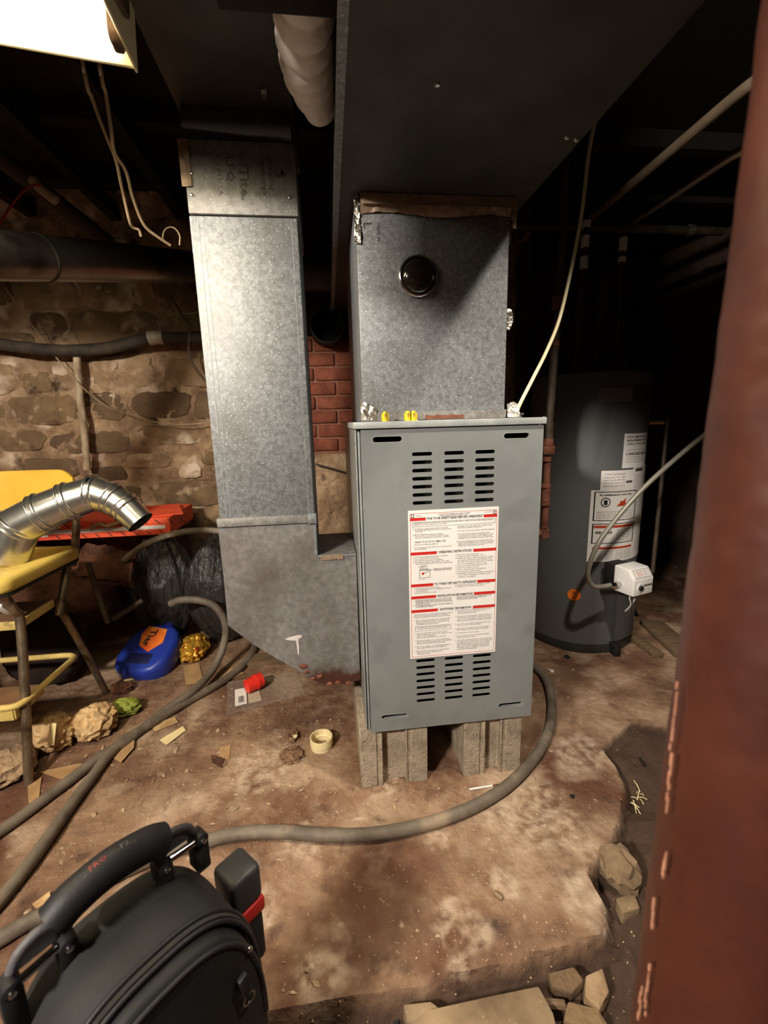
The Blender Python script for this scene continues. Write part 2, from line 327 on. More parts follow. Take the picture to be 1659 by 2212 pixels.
at_s = flo.data.attributes.new('stain', 'FLOAT', 'POINT'); at_d = flo.data.attributes.new('dust', 'FLOAT', 'POINT'); at_e = flo.data.attributes.new('earth', 'FLOAT', 'POINT')
for i_, v_ in enumerate(flo.data.vertices):
    x_, y_ = v_.co.x, v_.co.y
    if y_ < .25: at_e.data[i_].value = max(0, min(1, (.002 - sd(x_, y_, SLAB) - .006 * fbm(x_, y_, 0, 24, 3)) / .008))
    if -1.5 < x_ < 1.1 and -.6 < y_ < 1.1: at_s.data[i_].value = spots(ST, x_, y_); at_d.data[i_].value = spots(DU, x_, y_)
nt = FLOOR.node_tree; bs = nt.nodes['Principled BSDF']; src = bs.inputs['Base Color'].links[0].from_socket
for an, colr, amt, sc__ in (('stain', (98, 62, 42), .75, 18), ('dust', (196, 174, 150), .6, 34), ('earth', (62, 44, 33), .95, 3)):
    a_ = nt.nodes.new('ShaderNodeAttribute'); a_.attribute_name = an
    n_z = nt.nodes.new('ShaderNodeTexNoise'); n_z.inputs['Scale'].default_value = sc__; n_z.inputs['Detail'].default_value = 10; t_c = nt.nodes.new('ShaderNodeTexCoord'); nt.links.new(t_c.outputs['Object'], n_z.inputs['Vector'])
    r_ = nt.nodes.new('ShaderNodeMapRange'); r_.inputs[1].default_value = .40 if an != 'earth' else -.2; r_.inputs[2].default_value = .62 if an != 'earth' else 0; nt.links.new(n_z.outputs[0], r_.inputs[0])
    m_ = nt.nodes.new('ShaderNodeMath'); m_.operation = 'MULTIPLY'; nt.links.new(a_.outputs['Fac'], m_.inputs[0]); nt.links.new(r_.outputs[0], m_.inputs[1])
    m2 = nt.nodes.new('ShaderNodeMath'); m2.operation = 'MULTIPLY'; m2.inputs[1].default_value = amt; nt.links.new(m_.outputs[0], m2.inputs[0])
    x2 = nt.nodes.new('ShaderNodeMix'); x2.data_type = 'RGBA'; x2.inputs[7].default_value = lin(colr); nt.links.new(m2.outputs[0], x2.inputs[0]); nt.links.new(src, x2.inputs[6]); src = x2.outputs[2]
nt.links.new(src, bs.inputs['Base Color'])
WY = 1.36
def wall_y(x, z): return WY + .022 * fbm(x, z, 2, 6, 4) + .014 * fbm(x, z, 5, 20, 4)
wb = MB().grid(230, 104, lambda u, v: (-2.2 + u * 3.2, wall_y(-2.2 + u * 3.2, -.06 + v * 2.12), -.06 + v * 2.12))
wall_back = wb.build('wall_back', MORTAR, smooth=60, kind='structure')
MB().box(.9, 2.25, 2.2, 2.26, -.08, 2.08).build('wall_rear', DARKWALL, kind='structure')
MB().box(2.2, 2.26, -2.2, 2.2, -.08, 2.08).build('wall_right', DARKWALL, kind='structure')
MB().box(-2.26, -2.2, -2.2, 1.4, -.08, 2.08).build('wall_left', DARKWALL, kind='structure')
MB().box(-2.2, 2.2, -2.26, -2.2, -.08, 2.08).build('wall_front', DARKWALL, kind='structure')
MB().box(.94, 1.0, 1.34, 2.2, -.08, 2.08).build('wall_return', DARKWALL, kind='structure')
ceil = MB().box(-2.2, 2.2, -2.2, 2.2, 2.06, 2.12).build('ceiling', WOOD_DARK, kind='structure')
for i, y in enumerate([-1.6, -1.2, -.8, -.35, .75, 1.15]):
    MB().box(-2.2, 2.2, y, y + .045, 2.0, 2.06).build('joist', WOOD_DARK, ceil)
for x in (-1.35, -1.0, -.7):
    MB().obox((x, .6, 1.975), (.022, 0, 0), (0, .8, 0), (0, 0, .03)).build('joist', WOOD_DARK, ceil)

# stones of the rubble wall, each a piece of the wall
def wall_stone(cx, cz, w, h, mat, seed):
    n = 26; rings = [(1.02, .012), (.98, .001), (.93, -.005), (.62, -.007), (.3, -.008)]; vs = []
    tl = .5 * noise.noise(Vector((seed * 1.3, 4, 2)))
    for s, dy in rings:
        for k in range(n):
            a = 2 * pi * k / n; ca, sa = cos(a), sin(a)
            e = (abs(ca) ** 4.5 + abs(sa) ** 4.5) ** (-1 / 4.5) * (1 + .20 * noise.noise(Vector((ca * 1.3, sa * 1.3, seed))) + .10 * noise.noise(Vector((ca * 4, sa * 4, seed + 9))) + .05 * noise.noise(Vector((ca * 9, sa * 9, seed + 3))))
            x = cx + ca * e * s * w / 2; z = cz + (sa * e + tl * ca * .35) * s * h / 2
            vs.append((x, wall_y(x, z) * .5 + WY * .5 + dy + .010 * noise.noise(Vector((x * 7, z * 7, seed))), z))
    vs.append((cx, WY * .5 + wall_y(cx, cz) * .5 - .016, cz)); m = len(rings)
    fs = [(i * n + k, i * n + (k + 1) % n, (i + 1) * n + (k + 1) % n, (i + 1) * n + k) for i in range(m - 1) for k in range(n)]
    fs += [((m - 1) * n + k, (m - 1) * n + (k + 1) % n, m * n) for k in range(n)]
    MB().add(vs, fs).build('stone', mat, wall_back, smooth=32)
z = .40; row = 0; sn = 0
while z < 1.72:
    h = random.uniform(.12, .215); x = -2.1 + random.uniform(0, .2)
    while x < -.28:
        w = random.uniform(.16, .46)
        if random.random() < .74:
            hh = h * random.uniform(.74, 1.04)
            wall_stone(x + w / 2, z + h / 2 + random.uniform(-.02, .02), w * .93, hh * .95, random.choices(STONE, (5, 3, 3))[0], sn)
        elif random.random() < .85:
            wall_stone(x + w / 4, z + h * .3, w * .45, h * .5, random.choice(STONE), sn); sn += 1
            wall_stone(x + w * .72, z + h * .72, w * .5, h * .5, random.choice(STONE), sn)
        sn += 1; x += w
    z += h

# chimney of brick on a stone foot, with the flue stub
chim = thing('chimney', 'red brick chimney breast behind the two ducts, on a rough stone foot', 'chimney', (-.1, 1.3, 0))
MB().box(-.44, .42, 1.235, 1.36, .80, 1.41).build('core', BMORT, chim)
MB().box(-.445, .425, 1.225, 1.36, 1.412, 2.05).build('shaded_breast', M('shade toned breast', (26, 19, 15), (44, 32, 25), scale=8, rough=.95, bump=.5), chim)  # upper breast coloured near black in place of the shade between the ducts
MB().grid(40, 40, lambda u, v: (-.46 + .9 * u, 1.20 + .022 * fbm(u * .9, v * .85, 4, 7, 4) + .012 * fbm(u, v, 1, 24, 3), -.01 + .86 * v)).build('rough_foot', MORTAR, chim, smooth=60)
MB().box(-.45, .43, 1.235, 1.345, 0, .80).build('foot_core', MORTAR, chim)
bz = .862; c = 0
while bz < 1.38:
    x = -.43 + (.1 if c % 2 else 0)
    while x < .40:
        j = random.uniform(-.004, .004)
        MB().box(x + .004, min(x + .196, .42), 1.222 + j, 1.26, bz + .004, bz + .062).build('brick', BRICK, chim, bevel=.004, smooth=50, seg=1)
        x += .204
    bz += .068; c += 1

# ================================================================ FURNACE
W = .445; ZB, ZT = .189, .9815
fur = thing('furnace', 'grey upright gas furnace with louvred front panel and red-banded instruction sheet', 'furnace', (.22, .35, .19))
MB().box(-.012, -.006, .016, .70, ZB - .002, ZT + .004).box(W + .001, W + .006, .03, .70, ZB + .01, ZT + .004).box(-.006, W + .001, .694, .70, ZB + .01, ZT).box(-.006, W + .001, .03, .694, ZB + .004, ZB + .01).build('casing', PANEL, fur, bevel=.001, seg=1)
MB().box(-.006, -.0015, .012, .03, ZB, ZT).box(-.0125, -.0095, .012, .018, ZB, ZT).build('front_flange', PANEL_EDGE, fur, bevel=.0006, seg=1)
MB().box(.004, W - .004, .05, .06, ZB + .012, ZT).build('inner_baffle', INSIDE, fur)
holes = []
for i in range(3):
    for j in range(7):
        holes.append(slot(.1457 + i * .0766 - (.0015 if i == 0 else 0), .9219 - j * .0196, .049, .0088))
        holes.append(slot(.1485 + i * .0762, .3853 - j * .0193, .050, .0085))
for (px, py, w) in ((837, 949, .070), (1116.5, 941, .066), (853, 1547, .072), (1104, 1521.5, .072)):
    p = at(px, py, 'y', 0); holes.append(slot(p.x, p.z, w, .0128))
dm = plate_with_holes([(0, ZB), (W, ZB), (W, ZT), (0, ZT)], holes, .0016, lambda x, z, d: (x, d, z))
dm.box(0, .0016, 0, .018, ZB, ZT).box(W - .0016, W, 0, .03, ZB, ZT).box(0, W, 0, .018, ZB, ZB + .0016)
door = dm.build('front_panel', PANEL, fur, smooth=30)
# pressed lips round the finger slots
for (px, py, w) in ((837, 949, .070), (1116.5, 941, .066), (853, 1547, .072), (1104, 1521.5, .072)):
    lip = MB(); p = at(px, py, 'y', 0); a = slot(p.x, p.z, w, .0128); b_ = slot(p.x, p.z, w + .003, .0158); n = len(a)
    lip.add([(x, -.0012, z_) for x, z_ in a] + [(x, -.0012, z_) for x, z_ in b_] + [(x, .010, z_) for x, z_ in a] + [(x, -.0008, z_) for x, z_ in b_], [(i, (i + 1) % n, n + (i + 1) % n, n + i) for i in range(n)] + [(i, (i + 1) % n, 2 * n + (i + 1) % n, 2 * n + i) for i in range(n)])
    lip.build('slot_rim', PANEL_EDGE, door)
MB().box(-.016, W + .004, -.008, .70, .984, 1.0).build('top_cap', PANEL_EDGE, fur, bevel=.002)
for zz in (.95, .86, .77, .62):
    MB().lathe([(.003, 0), (.0028, .0015), (.001, .0025)], (-.0122, .03, zz), (-1, 0, 0), 8).build('screw', SCREWM, fur)
for sx_ in (.24, .40):
    for k in range(2): MB().lathe([(.0028, 0), (.0028, .0015), (.001, .0028)], (sx_ - .1 + k * .16 , .03, 1.0), (0, 0, 1), 8).build('screw', SCREWM, fur)
# instruction sheet
L0, L1, LZ0, LZ1 = .1078, .3365, .394, .786; LW = L1 - L0; LH = LZ1 - LZ0
sheet = MB().box(L0, L1, -.0022, -.0010, LZ0, LZ1).build('instruction_label', WHITE, fur, smooth=0, label='white instruction sheet with red header bands')
def lf(u, v): return (L0 + u * LW, -.0026, LZ1 - v * LH)      # u,v 0..1 from top left
def lff(x, y): return (L0 + x, -.0026, LZ1 + y)               # metric from top left
red = MB(); ink = MB(); gry = MB()
def rect(mb, u0, v0, u1, v1, y=-.0026): mb.add([(L0 + u0 * LW, y, LZ1 - v0 * LH), (L0 + u1 * LW, y, LZ1 - v0 * LH), (L0 + u1 * LW, y, LZ1 - v1 * LH), (L0 + u0 * LW, y, LZ1 - v1 * LH)], [(0, 1, 2, 3)])
def frame(mb, u0, v0, u1, v1, t=.003):
    rect(mb, u0, v0, u1, v0 + t * .6); rect(mb, u0, v1 - t * .6, u1, v1); rect(mb, u0, v0, u0 + t, v1); rect(mb, u1 - t, v0, u1, v1)
frame(red, .02, .018, .982, .988, .0035)
heads = [(.046, .19, .83, 'FOR YOUR SAFETY READ BEFORE OPERATING', .61), (.268, .31, .72, 'OPERATING  INSTRUCTIONS', .37), (.480, .27, .77, 'TO TURN OFF GAS TO APPLIANCE', .47), (.562, .30, .735, 'INSTALLATION INFORMATION', .40), (.656, .32, .725, 'ADDITIONAL  INFORMATION', .36)]
for v, a, b_, t, wd_ in heads:
    rect(red, .022, v, a, v + .019); rect(red, b_, v, .98, v + .019)
    hk = MB(); put_text(hk, t, LW * (a + b_) / 2, -LH * (v + .0155), .0078, lff, .02, LW * wd_, center=True); hk.build('heading_lettering', INK, sheet, smooth=0)
    rect(gry, .022, v + .0005, .98, v + .0015)
frame(ink, .03, .024, .064, .044, .006); frame(ink, .936, .024, .97, .044, .006)
put_text(gry, 'SUPPLY MODEL NUMBER AND SERIAL NUMBER', LW * .5, -LH * .034, .0042, lff, 0, LW * .36, center=True)
put_text(gry, 'WHEN ORDERING REPLACEMENT PARTS', LW * .5, -LH * .043, .0042, lff, 0, LW * .31, center=True)
put_text(gry, '47388100', LW * .085, -LH * .037, .0036, lff); put_text(gry, '308 112402', LW * .84, -LH * .034, .0036, lff, 0, LW * .085)
def para(lines, u, v, w, dv=.0098, size=.0043, mb=None):
    for i, t in enumerate(lines):
        if t: put_text(mb or gry, t, LW * u, -LH * (v + i * dv), size, lff, .005, LW * w * min(1, (len(t) + 6) / max(len(x) + 6 for x in lines)))
frame(gry, .04, .074, .965, .104, .003)
para(['WARNING: If you do not follow these instructions exactly, a fire or explosion may result causing property', 'damage, personal injury or loss of life.'], .055, .084, .88)
para(['A. This appliance is equipped with an ignition device which', '    automatically lights the pilot. Do not try to light the pilot', '    by hand.', '', 'B. BEFORE OPERATING smell all around the appliance', '    area for gas. Be sure to smell next to the floor because', '    some gas is heavier than air and will settle on the floor.'], .05, .120, .42)
put_text(ink, 'WHAT TO DO IF YOU SMELL GAS', LW * .07, -LH * .208, .0062, lff, .01, LW * .34)
para(['- Do not try to light any appliance.', '', '- Do not touch any electric switch; do not use any phone in', '  your building.'], .055, .222, .42)
para(["- Immediately call your gas supplier from a neighbor's phone.", "  Follow the gas supplier's instructions.", '', '- If you cannot reach your gas supplier, call the fire department.', '', 'C. Use only your hand to push in or turn the gas control', '    knob. Never use tools. If the knob will not push in or turn', "    by hand, don't try to repair it, call a qualified service", '    technician. Force or attempted repair may result in a fire.', '', 'D. Do not use this appliance if any part has been under water.', '    Immediately call a qualified service technician to inspect the', '    appliance and to replace any part of the control system and', '    any gas control which has been under water.'], .53, .118, .43)
para(['1. STOP! Read the safety information above on this label.', '2. Set the thermostat to lowest setting.', '3. Turn off all electric power to the appliance.', '4. This appliance is equipped with an ignition device which', '    automatically lights the pilot. Do not try to light the pilot.'], .05, .304, .44, .0115)
para(['5. Remove the control access panel.', '6. Turn gas control knob clockwise to "OFF".', '7. Wait five (5) minutes to clear out any gas. Then smell for', '    gas, including near the floor. If you smell gas, STOP!', '    Follow "B" in the safety information above on this label.', "    If you don't smell gas, go to the next step.", '8. Turn gas control knob counterclockwise to "ON".', '9. Replace the control access panel.', '10. Turn on all electric power to the appliance.', '11. Set thermostat to desired setting.', '12. If the appliance will not operate, follow the instructions', '    "To Turn Off Gas To Appliance" and call your service', '    technician or gas supplier.'], .52, .304, .44, .0125)
frame(gry, .115, .385, .235, .44, .004); frame(gry, .125, .375, .21, .39, .004); rect(gry, .13, .36, .20, .364)
cpt = lf(.155, .412); red.lathe([(.0034, 0), (.0033, .0002)], (cpt[0], -.0023, cpt[2]), (0, -1, 0), 14)
gry.tube([lf(.165, .408), lf(.25, .388), lf(.27, .387)], .0005, 4)
put_text(gry, 'MANUAL GAS CONTROL KNOB', LW * .28, -LH * .389, .0044, lff, .01, LW * .20); put_text(gry, 'SHOWN IN "OFF" POSITION', LW * .28, -LH * .398, .0044, lff, .01, LW * .19)
put_text(gry, 'GAS INLET', LW * .1, -LH * .371, .003, lff); put_text(gry, 'GAS OUTLET', LW * .1, -LH * .452, .003, lff)
para(['1. Set the thermostat to lowest setting.', '2. Turn off all electric power to the appliance if service is', '    to be performed.', '3. Remove the control access panel.'], .05, .512, .42, .0105)
para(['4. Turn gas control knob clockwise to "OFF".', '5. Replace the control access panel.'], .52, .508, .40, .0110)
para(['1. THIS FURNACE MUST BE INSTALLED IN ACCORDANCE WITH', '    THE MANUFACTURERS INSTRUCTIONS AND LOCAL CODES.', '    IN THE ABSENCE OF LOCAL CODES FOLLOW THE NATIONAL', '    FUEL GAS CODE.', '2. ALL GAS AND ELECTRICAL CONNECTIONS MUST BE MADE BY', '    QUALIFIED PERSONNEL.'], .05, .594, .44, .0092)
para(['3. FOR INSTALLATION WITHIN A CONFINED SPACE SEE THE', '    MANUAL FOR AIR OPENINGS AND CLEARANCES.', '    DO NOT BLOCK THE LOUVERS.'], .52, .590, .42, .0092)
para(['Follow all instructions in the installer information manual.', 'Refer to the users information manual for maintenance.', 'Retain these instructions with the furnace at all times.', '', '1. Before start up check that all vent joints are tight.', '    Clean or replace the air filter each month of use.', '    Keep the area around the furnace clear and free of', '    combustible materials and vapors.'], .05, .693, .44, .0098)
frame(gry, .06, .772, .47, .806, .003)
para(['Use only the gas shown on the rating plate of this unit', 'or an approved conversion kit supplied by the maker.'], .08, .783, .37, .0105)
para(['2. Check the temperature rise through the furnace.', '    Adjust the blower speed where it is outside the range', '    shown on the rating plate.', '    Never operate with the blower door removed.', '', '3. Should overheating occur, or the gas supply fail to', '    shut off, close the manual gas valve to the appliance', '    before shutting off the electrical supply.', '', '4. Do not store gasoline or other flammable liquids in', '    the vicinity of this or any other appliance.', '', '5. Have the furnace inspected once a year before the', '    heating season by a qualified agency.', '    Keep this sheet.'], .055, .824, .43, .0106)
para(['6. Connect the vent to a lined chimney of proper size.', '    Check for the proper draft at the hood.', '    See the manual for sizes.', '', '7. A gas leak test must be made on all pipes with soap', '    solution before the furnace is placed in service.', '    Do not use an open flame for the test at any time.', '    Tighten any joint which shows bubbles at the time.', '', '8. Turn off the power before opening the blower door.', '    The door switch must work freely.', '', '9. Replace fuses only with the same size and kind.', '    Do not bypass any limit switch or any safety.', '', '10. Oil the motor twice in a year.', '', '11. Do not let the return air fall below the limit.', '    Keep all registers open.', '', '12. CAUTION: Label all wires prior to disconnection when', '    servicing controls. Wiring errors can cause improper', '    and dangerous operation. Verify proper operation', '    after servicing. Sharp edges may cause personal', '    injury. Use care when handling and wear gloves.', '    The maker accepts no liability for changes made', '    by others to this appliance.'], .52, .684, .44, .0107)
red.build('red_band', RED, sheet, smooth=0); ink.build('subheading_lettering', INK, sheet, smooth=0); gry.build('small_lettering', INKG, sheet, smooth=0)

# concrete blocks under the furnace: end views with grooved flanges
def block(name, x0, x1, label, d0=.020):
    b0 = thing(name, label, 'block', ((x0 + x1) / 2, .2, 0), 'concrete blocks under the furnace')
    w = x1 - x0; y = d0; r = .022
    prof = [(0, 0), (.046, 0), (.046, .004), (.056, .004), (.056, 0), (.062, 0), (.062, r), (w - .062, r), (w - .062, 0), (w - .056, 0), (w - .056, .004), (w - .046, .004), (w - .046, 0), (w, 0), (w, .38), (0, .38)]
    k = w / .19
    prof = [(px if px < .1 else px, py) for px, py in prof]
    fz = min(floor_z(x0 + .02, .05), floor_z(x1 - .02, .05)) - .001
    MB().prism(prof, lambda a, b: (x0 + a, y + b, fz), lambda a, b: (x0 + a, y + b, .1865)).build('body', BLOCK, b0, bevel=.0025, seg=1)
    return b0
block('concrete_block', -.031, .157, 'grey grooved concrete block under the left half of the furnace')
block('concrete_block', .262, .430, 'grey grooved concrete block under the right half of the furnace')

# things on the furnace top
for px in (832, 881, 893.5):
    p = at(px, 906, 'y', .035); c0 = (p.x, .035, 1.0)
    lb = {832: 'single yellow wire nut at the left of the furnace top', 881: 'left one of the two yellow wire nuts side by side, with a rust mark', 893.5: 'right one of the two yellow wire nuts side by side on the furnace'}[px]
    wn = thing('wire_nut', lb, 'wire nut', c0, 'yellow wire nuts on the furnace top')
    MB().lathe([(.0065, 0), (.0068, .006), (.0058, .012), (.005, .021), (.0042, .023)], c0, (0, 0, 1), 12).build('cap', NUT, wn)
    fl = MB()
    for s_ in (-1, 1): fl.obox((c0[0] + s_ * .0068, c0[1], c0[2] + .009), (.0014, 0, 0), (0, .0014, 0), (0, 0, .009))
    fl.build('wing', NUT, wn)
    rb = MB()
    for a in (-.002, 0, .002): rb.box(c0[0] + a - .0004, c0[0] + a + .0004, c0[1] - .0066, c0[1] - .005, 1.004, 1.018)
    rb.build('rib', KRAFT, wn)

# ================================================================ PLENUM
pl = thing('supply_plenum', 'galvanized steel plenum box standing on the furnace top', 'duct', (.19, .3, 1.0))
PX0, PX1, PY0, PY1 = .012, .378, .08, .56
MB().box(PX0, PX1, PY0, PY1, 1.0015, 1.498).build('body', GALV, pl, bevel=.004, seg=2)
MB().box(PX0 - .003, PX1 + .003, PY0 - .002, PY0 - .0003, 1.001, 1.022).build('base_flange', GALV_DUSTY, pl, bevel=.0005, seg=1)
MB().grid(30, 3, lambda u, v: (.17 + .10 * u, PY0 - .0035 - .001 * noise.noise(Vector((u * 9, v * 3, 0))), 1.003 + (.009 + .004 * noise.noise(Vector((u * 14, 5, 0)))) * v)).build('rust_patch', RPIPE, pl, label='brown rust along the base seam')
# torn foil tape at the lower left corner and the top corners
def tape(fn, nu, nv, amp, seed, mat, name, parent, lab=None):
    def g(u, v):
        p = Vector(fn(u, v)); q = p * 38 + Vector((seed, seed, seed)); p += Vector((.3, -1, .2)) * abs(noise.fractal(q, .9, 2, 3)) * amp; return p
    return MB().grid(nu, nv, g).build(name, mat, parent, smooth=30, label=lab)
tape(lambda u, v: (PX0 - .004 + .038 * u, PY0 - .003, 1.004 + .05 * v * (1 - .5 * u)), 14, 14, .006, 3, FOIL, 'foil_tape', pl, 'torn foil tape at the lower left corner')
tape(lambda u, v: (PX0 - .005 + .014 * u, PY0 - .002, 1.40 + .098 * v), 8, 24, .010, 5, FOIL, 'foil_tape', pl)
# flared and taped top collar
MB().prism([(0, .0), (.012, -.001), (.020, -.022), (.020, .0)], lambda a, b: (PX0 + .012, PY0 - a, 1.4985 + b), lambda a, b: (PX1 + .006, PY0 - a, 1.4985 + b)).build('top_flange', BROWNTAPE, pl)
tape(lambda u, v: (PX0 + .01 + (PX1 - PX0 - .012) * u, PY0 - .004 - .012 * v, 1.462 + .03 * v + .004 * sin(u * 9)), 70, 5, .006, 9, BROWNTAPE, 'seam_tape', pl, 'brownish wrinkled tape round the top')
tape(lambda u, v: (PX1 - .028 + .030 * u, PY0 - .0015, 1.405 + .06 * v), 8, 10, .0012, 11, CLEAR, 'clear_tape', pl)
tape(lambda u, v: (PX1 + .002 + .012 * u, PY0 + .002 - .01 * v, 1.44 + .06 * v), 6, 10, .006, 12, BROWNTAPE, 'seam_tape', pl)
tape(lambda u, v: (PX1 + .001 + .018 * u * (1 - abs(v - .5)), PY0 + .01, 1.215 + .05 * v), 6, 8, .006, 13, FOIL, 'foil_tape', pl)
st = MB()
def pf(u, v): return (u, PY0 - .0006, v)
def rotf(x0, z0, y): return lambda a, b: (x0 + b, y, z0 - a)
put_text(st, 'L', 0, 0, .026, rotf(.030, 1.447, PY0 - .0006), .02); st.build('stamp', INKG, pl, smooth=0); st = MB(); put_text(st, 'MADE IN', 0, 0, .010, rotf(.060, 1.447, PY0 - .0006), 0)
st.build('stamp', INKG, pl, smooth=0)
# round sight dome
sc_ = at(902, 598, 'y', .08); g0 = (sc_.x, .078, sc_.z)
sg = thing('round_sight_cap', 'round chrome-rimmed glassy cap on the plenum front', 'cap', g0)
MB().lathe([(.0465, 0), (.047, .003), (.044, .007), (.0405, .0075), (.039, .004), (.039, 0)], g0, (0, -1, 0), 40).build('rim', CHROME, sg, smooth=60)
MB().lathe([(.0392, .002), (.037, .008), (.030, .013), (.020, .0165), (.010, .018), (.001, .0185)], g0, (0, -1, 0), 32).build('dome', WGLASS, sg, smooth=80)

# ================================================================ OVERHEAD TRUNKS
MB().box(-.45, .15, -2.0, -.56, 1.476, 1.78).build('overhead_shade_box', GALV_DARK, label='added unseen dark box overhead that shades the plenum', cat='duct')  # added out of view to block the rear lamp from the upper plenum
MB().box(-1.75, -.455, -.86, -.80, 1.722, 2.0).build('shade_beam', WOOD_DARK, label='added unseen beam overhead that shades the upper riser and wall', cat='beam')  # added out of view to keep the rear lamp off the riser top
tr = thing('supply_trunk_duct', 'wide dark sheet metal trunk duct running overhead above the furnace', 'duct', (.2, .2, 1.5))
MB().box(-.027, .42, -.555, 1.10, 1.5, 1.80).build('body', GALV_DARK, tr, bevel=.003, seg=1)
MB().box(-.036, -.022, -.555, 1.10, 1.4985, 1.5035).build('corner_seam', GALV, tr)
for (px, py) in ((945, 182), (1225, 297), (1245, 302)):
    p = at(px, py, 'z', 1.5); MB().lathe([(.005, 0), (.004, .003), (.001, .004)], (p.x, p.y, 1.5), (0, 0, -1), 8).build('screw', SCREWM, tr)
lt = thing('return_trunk_duct', 'dark sheet metal trunk duct running overhead above the left riser', 'duct', (-.25, 0, 1.7))
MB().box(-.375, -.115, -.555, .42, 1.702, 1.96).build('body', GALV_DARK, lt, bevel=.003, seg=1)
for (px, py) in ((562, 190), (592, 236)):
    p = at(px, py, 'z', 1.702); tape(lambda u, v: (p.x + .012 * u, p.y + .03 * v, 1.699), 4, 5, .003, px, FOIL, 'foil_scrap', lt)

# ================================================================ RETURN RISER
rd = thing('return_duct', 'tall galvanized return duct with boot joining the furnace side', 'duct', (-.245, .28, .25))
RX0, RX1, RY0, RY1 = -.370, -.122, .15, .40
MB().box(RX0, RX1, RY0, RY1, .745, 1.480).build('riser', GALV, rd, bevel=.003)
up = MB().box(RX0 + .002, RX1 + .003, RY0 - .006, RY1 + .004, 1.4815, 1.632).build('upper_sleeve', GALV_DUSTY, rd, bevel=.002)
MB().box(RX0 + .004, RX1 - .002, RY0 - .001, RY1, 1.632, 1.702).build('top_section', M('shade toned duct top', (50, 44, 38), (66, 58, 50), rough=.85), rd, bevel=.002)  # duct top coloured dark to stand in for shade below the trunk
MB().box(RX0 + .004, RX1 - .002, RY0 + .004, RY1 - .004, 1.474, 1.486).build('joint', INSIDE, rd)
MB().box(RX0 - .007, RX1 + .002, RY0 - .007, RY0 + .002, .737, .760).box(RX0 - .007, RX0 + .002, RY0, RY1, .737, .760).build('collar', GALV_DUSTY, rd, bevel=.0015)
MB().box(RX1 - .018, RX1 + .005, RY0 - .009, RY0 + .01, .735, .762).build('drive_cleat', GALV, rd, bevel=.001)
seams = MB()
for sx_ in (-.352, -.341): seams.box(sx_, sx_ + .0012, RY0 - .0008, RY0 + .001, .762, 1.474)
seams.box(-.137, -.136, RY0 - .0008, RY0 + .001, .762, 1.474)
seams.build('seam', PANEL_EDGE, rd)
# boot: outline of the elbow, real depth
bp_ = [(-.376, .742)]
for px, py in ((478, 1160), (484, 1260), (492, 1352), (545, 1392), (600, 1425), (640, 1447), (672, 1468), (700, 1480), (740, 1478), (779, 1470)):
    p = at(px, py, 'y', .15); bp_.append((p.x, p.z))
bp_ += [(-.0135, .641), (-.122, .641), (-.122, .742)]
bp_[1] = (-.377, .70)
MB().prism(bp_, lambda a, b: (a, RY0, b), lambda a, b: (a, RY1, b)).build('boot', GALV_RUST, rd, bevel=.002, seg=1)
MB().box(-.121, -.0140, RY0 - .0035, RY0 + .012, .636, .643).box(-.128, -.1195, RY0 - .003, RY0 + .01, .641, .742).build('boot_flange', GALV, rd, bevel=.001, seg=1)
MB().grid(20, 3, lambda u, v: (-.112 + .062 * u, RY0 - .004, .643 - (.014 + .006 * noise.noise(Vector((u * 8, 2, 1)))) * v)).build('tape_remnant', BROWNTAPE, rd)
# white T-shaped paint smear
tm = MB(); c0 = at(637, 1378, 'y', .15)
tm.prism([(-.028, -.001), (-.012, .004), (.006, .008), (.018, .008), (.021, .002), (.012, -.003), (.009, -.006), (.010, -.03), (.008, -.052), (.005, -.052), (.004, -.03), (.003, -.008), (-.012, -.006)], lambda a, b: (c0.x + a, RY0 - .0012, c0.z + b), lambda a, b: (c0.x + a, RY0 + .0005, c0.z + b))
tm.build('paint_smear', PAINTW, rd, smooth=0)
ru = MB()
for i, (px, py, s_) in enumerate(((655, 1440, .012), (662, 1452, .009), (690, 1462, .010), (730, 1474, .008), (752, 1476, .009), (712, 1478, .010), (676, 1466, .007))):
    p = at(px, py, 'y', .149); ru.blob((p.x, .150, p.z), (s_, .004, s_ * .7), 2, .5, 3, i)
ru.build('rust_crust', RPIPE, rd, label='flaking rust crust along the bottom edge')
for (px, py) in ((414, 375), (415, 421), (626, 427)):
    p = at(px, py, 'y', RY0 - .006); MB().lathe([(.0045, 0), (.0035, .003), (.001, .0038)], (p.x, RY0 - .006, p.z), (0, -1, 0), 8).build('screw', SCREWM, rd)
tape(lambda u, v: (RX0 - .006 + .022 * u, RY0 - .0085, 1.535 + .095 * v), 10, 18, .003, 21, BROWNTAPE, 'tape_remnant', rd)
stp = MB(); YS = RY0 - .0068
STI = M('faded stamp ink', (78, 74, 70), (96, 92, 86), rough=.6, scale=60)
def stamp(t, px, py0, py1, h, bold=.01):
    a = at(px, py0, 'y', YS); b_ = at(px + (py1 - py0) * .09, py1, 'y', YS); d = (b_ - a); L_ = d.length; d.normalize(); n_ = Vector((-d.z, 0, d.x)); n_ = -n_ if n_.x < 0 else n_
    stp = MB(); put_text(stp, t, 0, 0, h, lambda x, y: a + d * x + n_ * y, bold, L_); stp.build('stamp', STI, up, smooth=0)
stamp('wheeling', 577, 331, 413, .016, .02); stamp('Pittsburgh', 560, 331, 422, .016, .02)
stamp('ofTite.', 513, 328, 433, .030, .03); stamp('LFQ.', 487, 336, 400, .024, .02); stamp('ADE IN U.S.A.', 465, 328, 424, .014, 0)
p = at(601, 371, 'y', YS); stp = MB()
stp.lathe([(.011, 0), (.011, .0004), (.005, .0004), (.005, 0)], (p.x, YS, p.z), (0, -1, 0), 18, close=True)
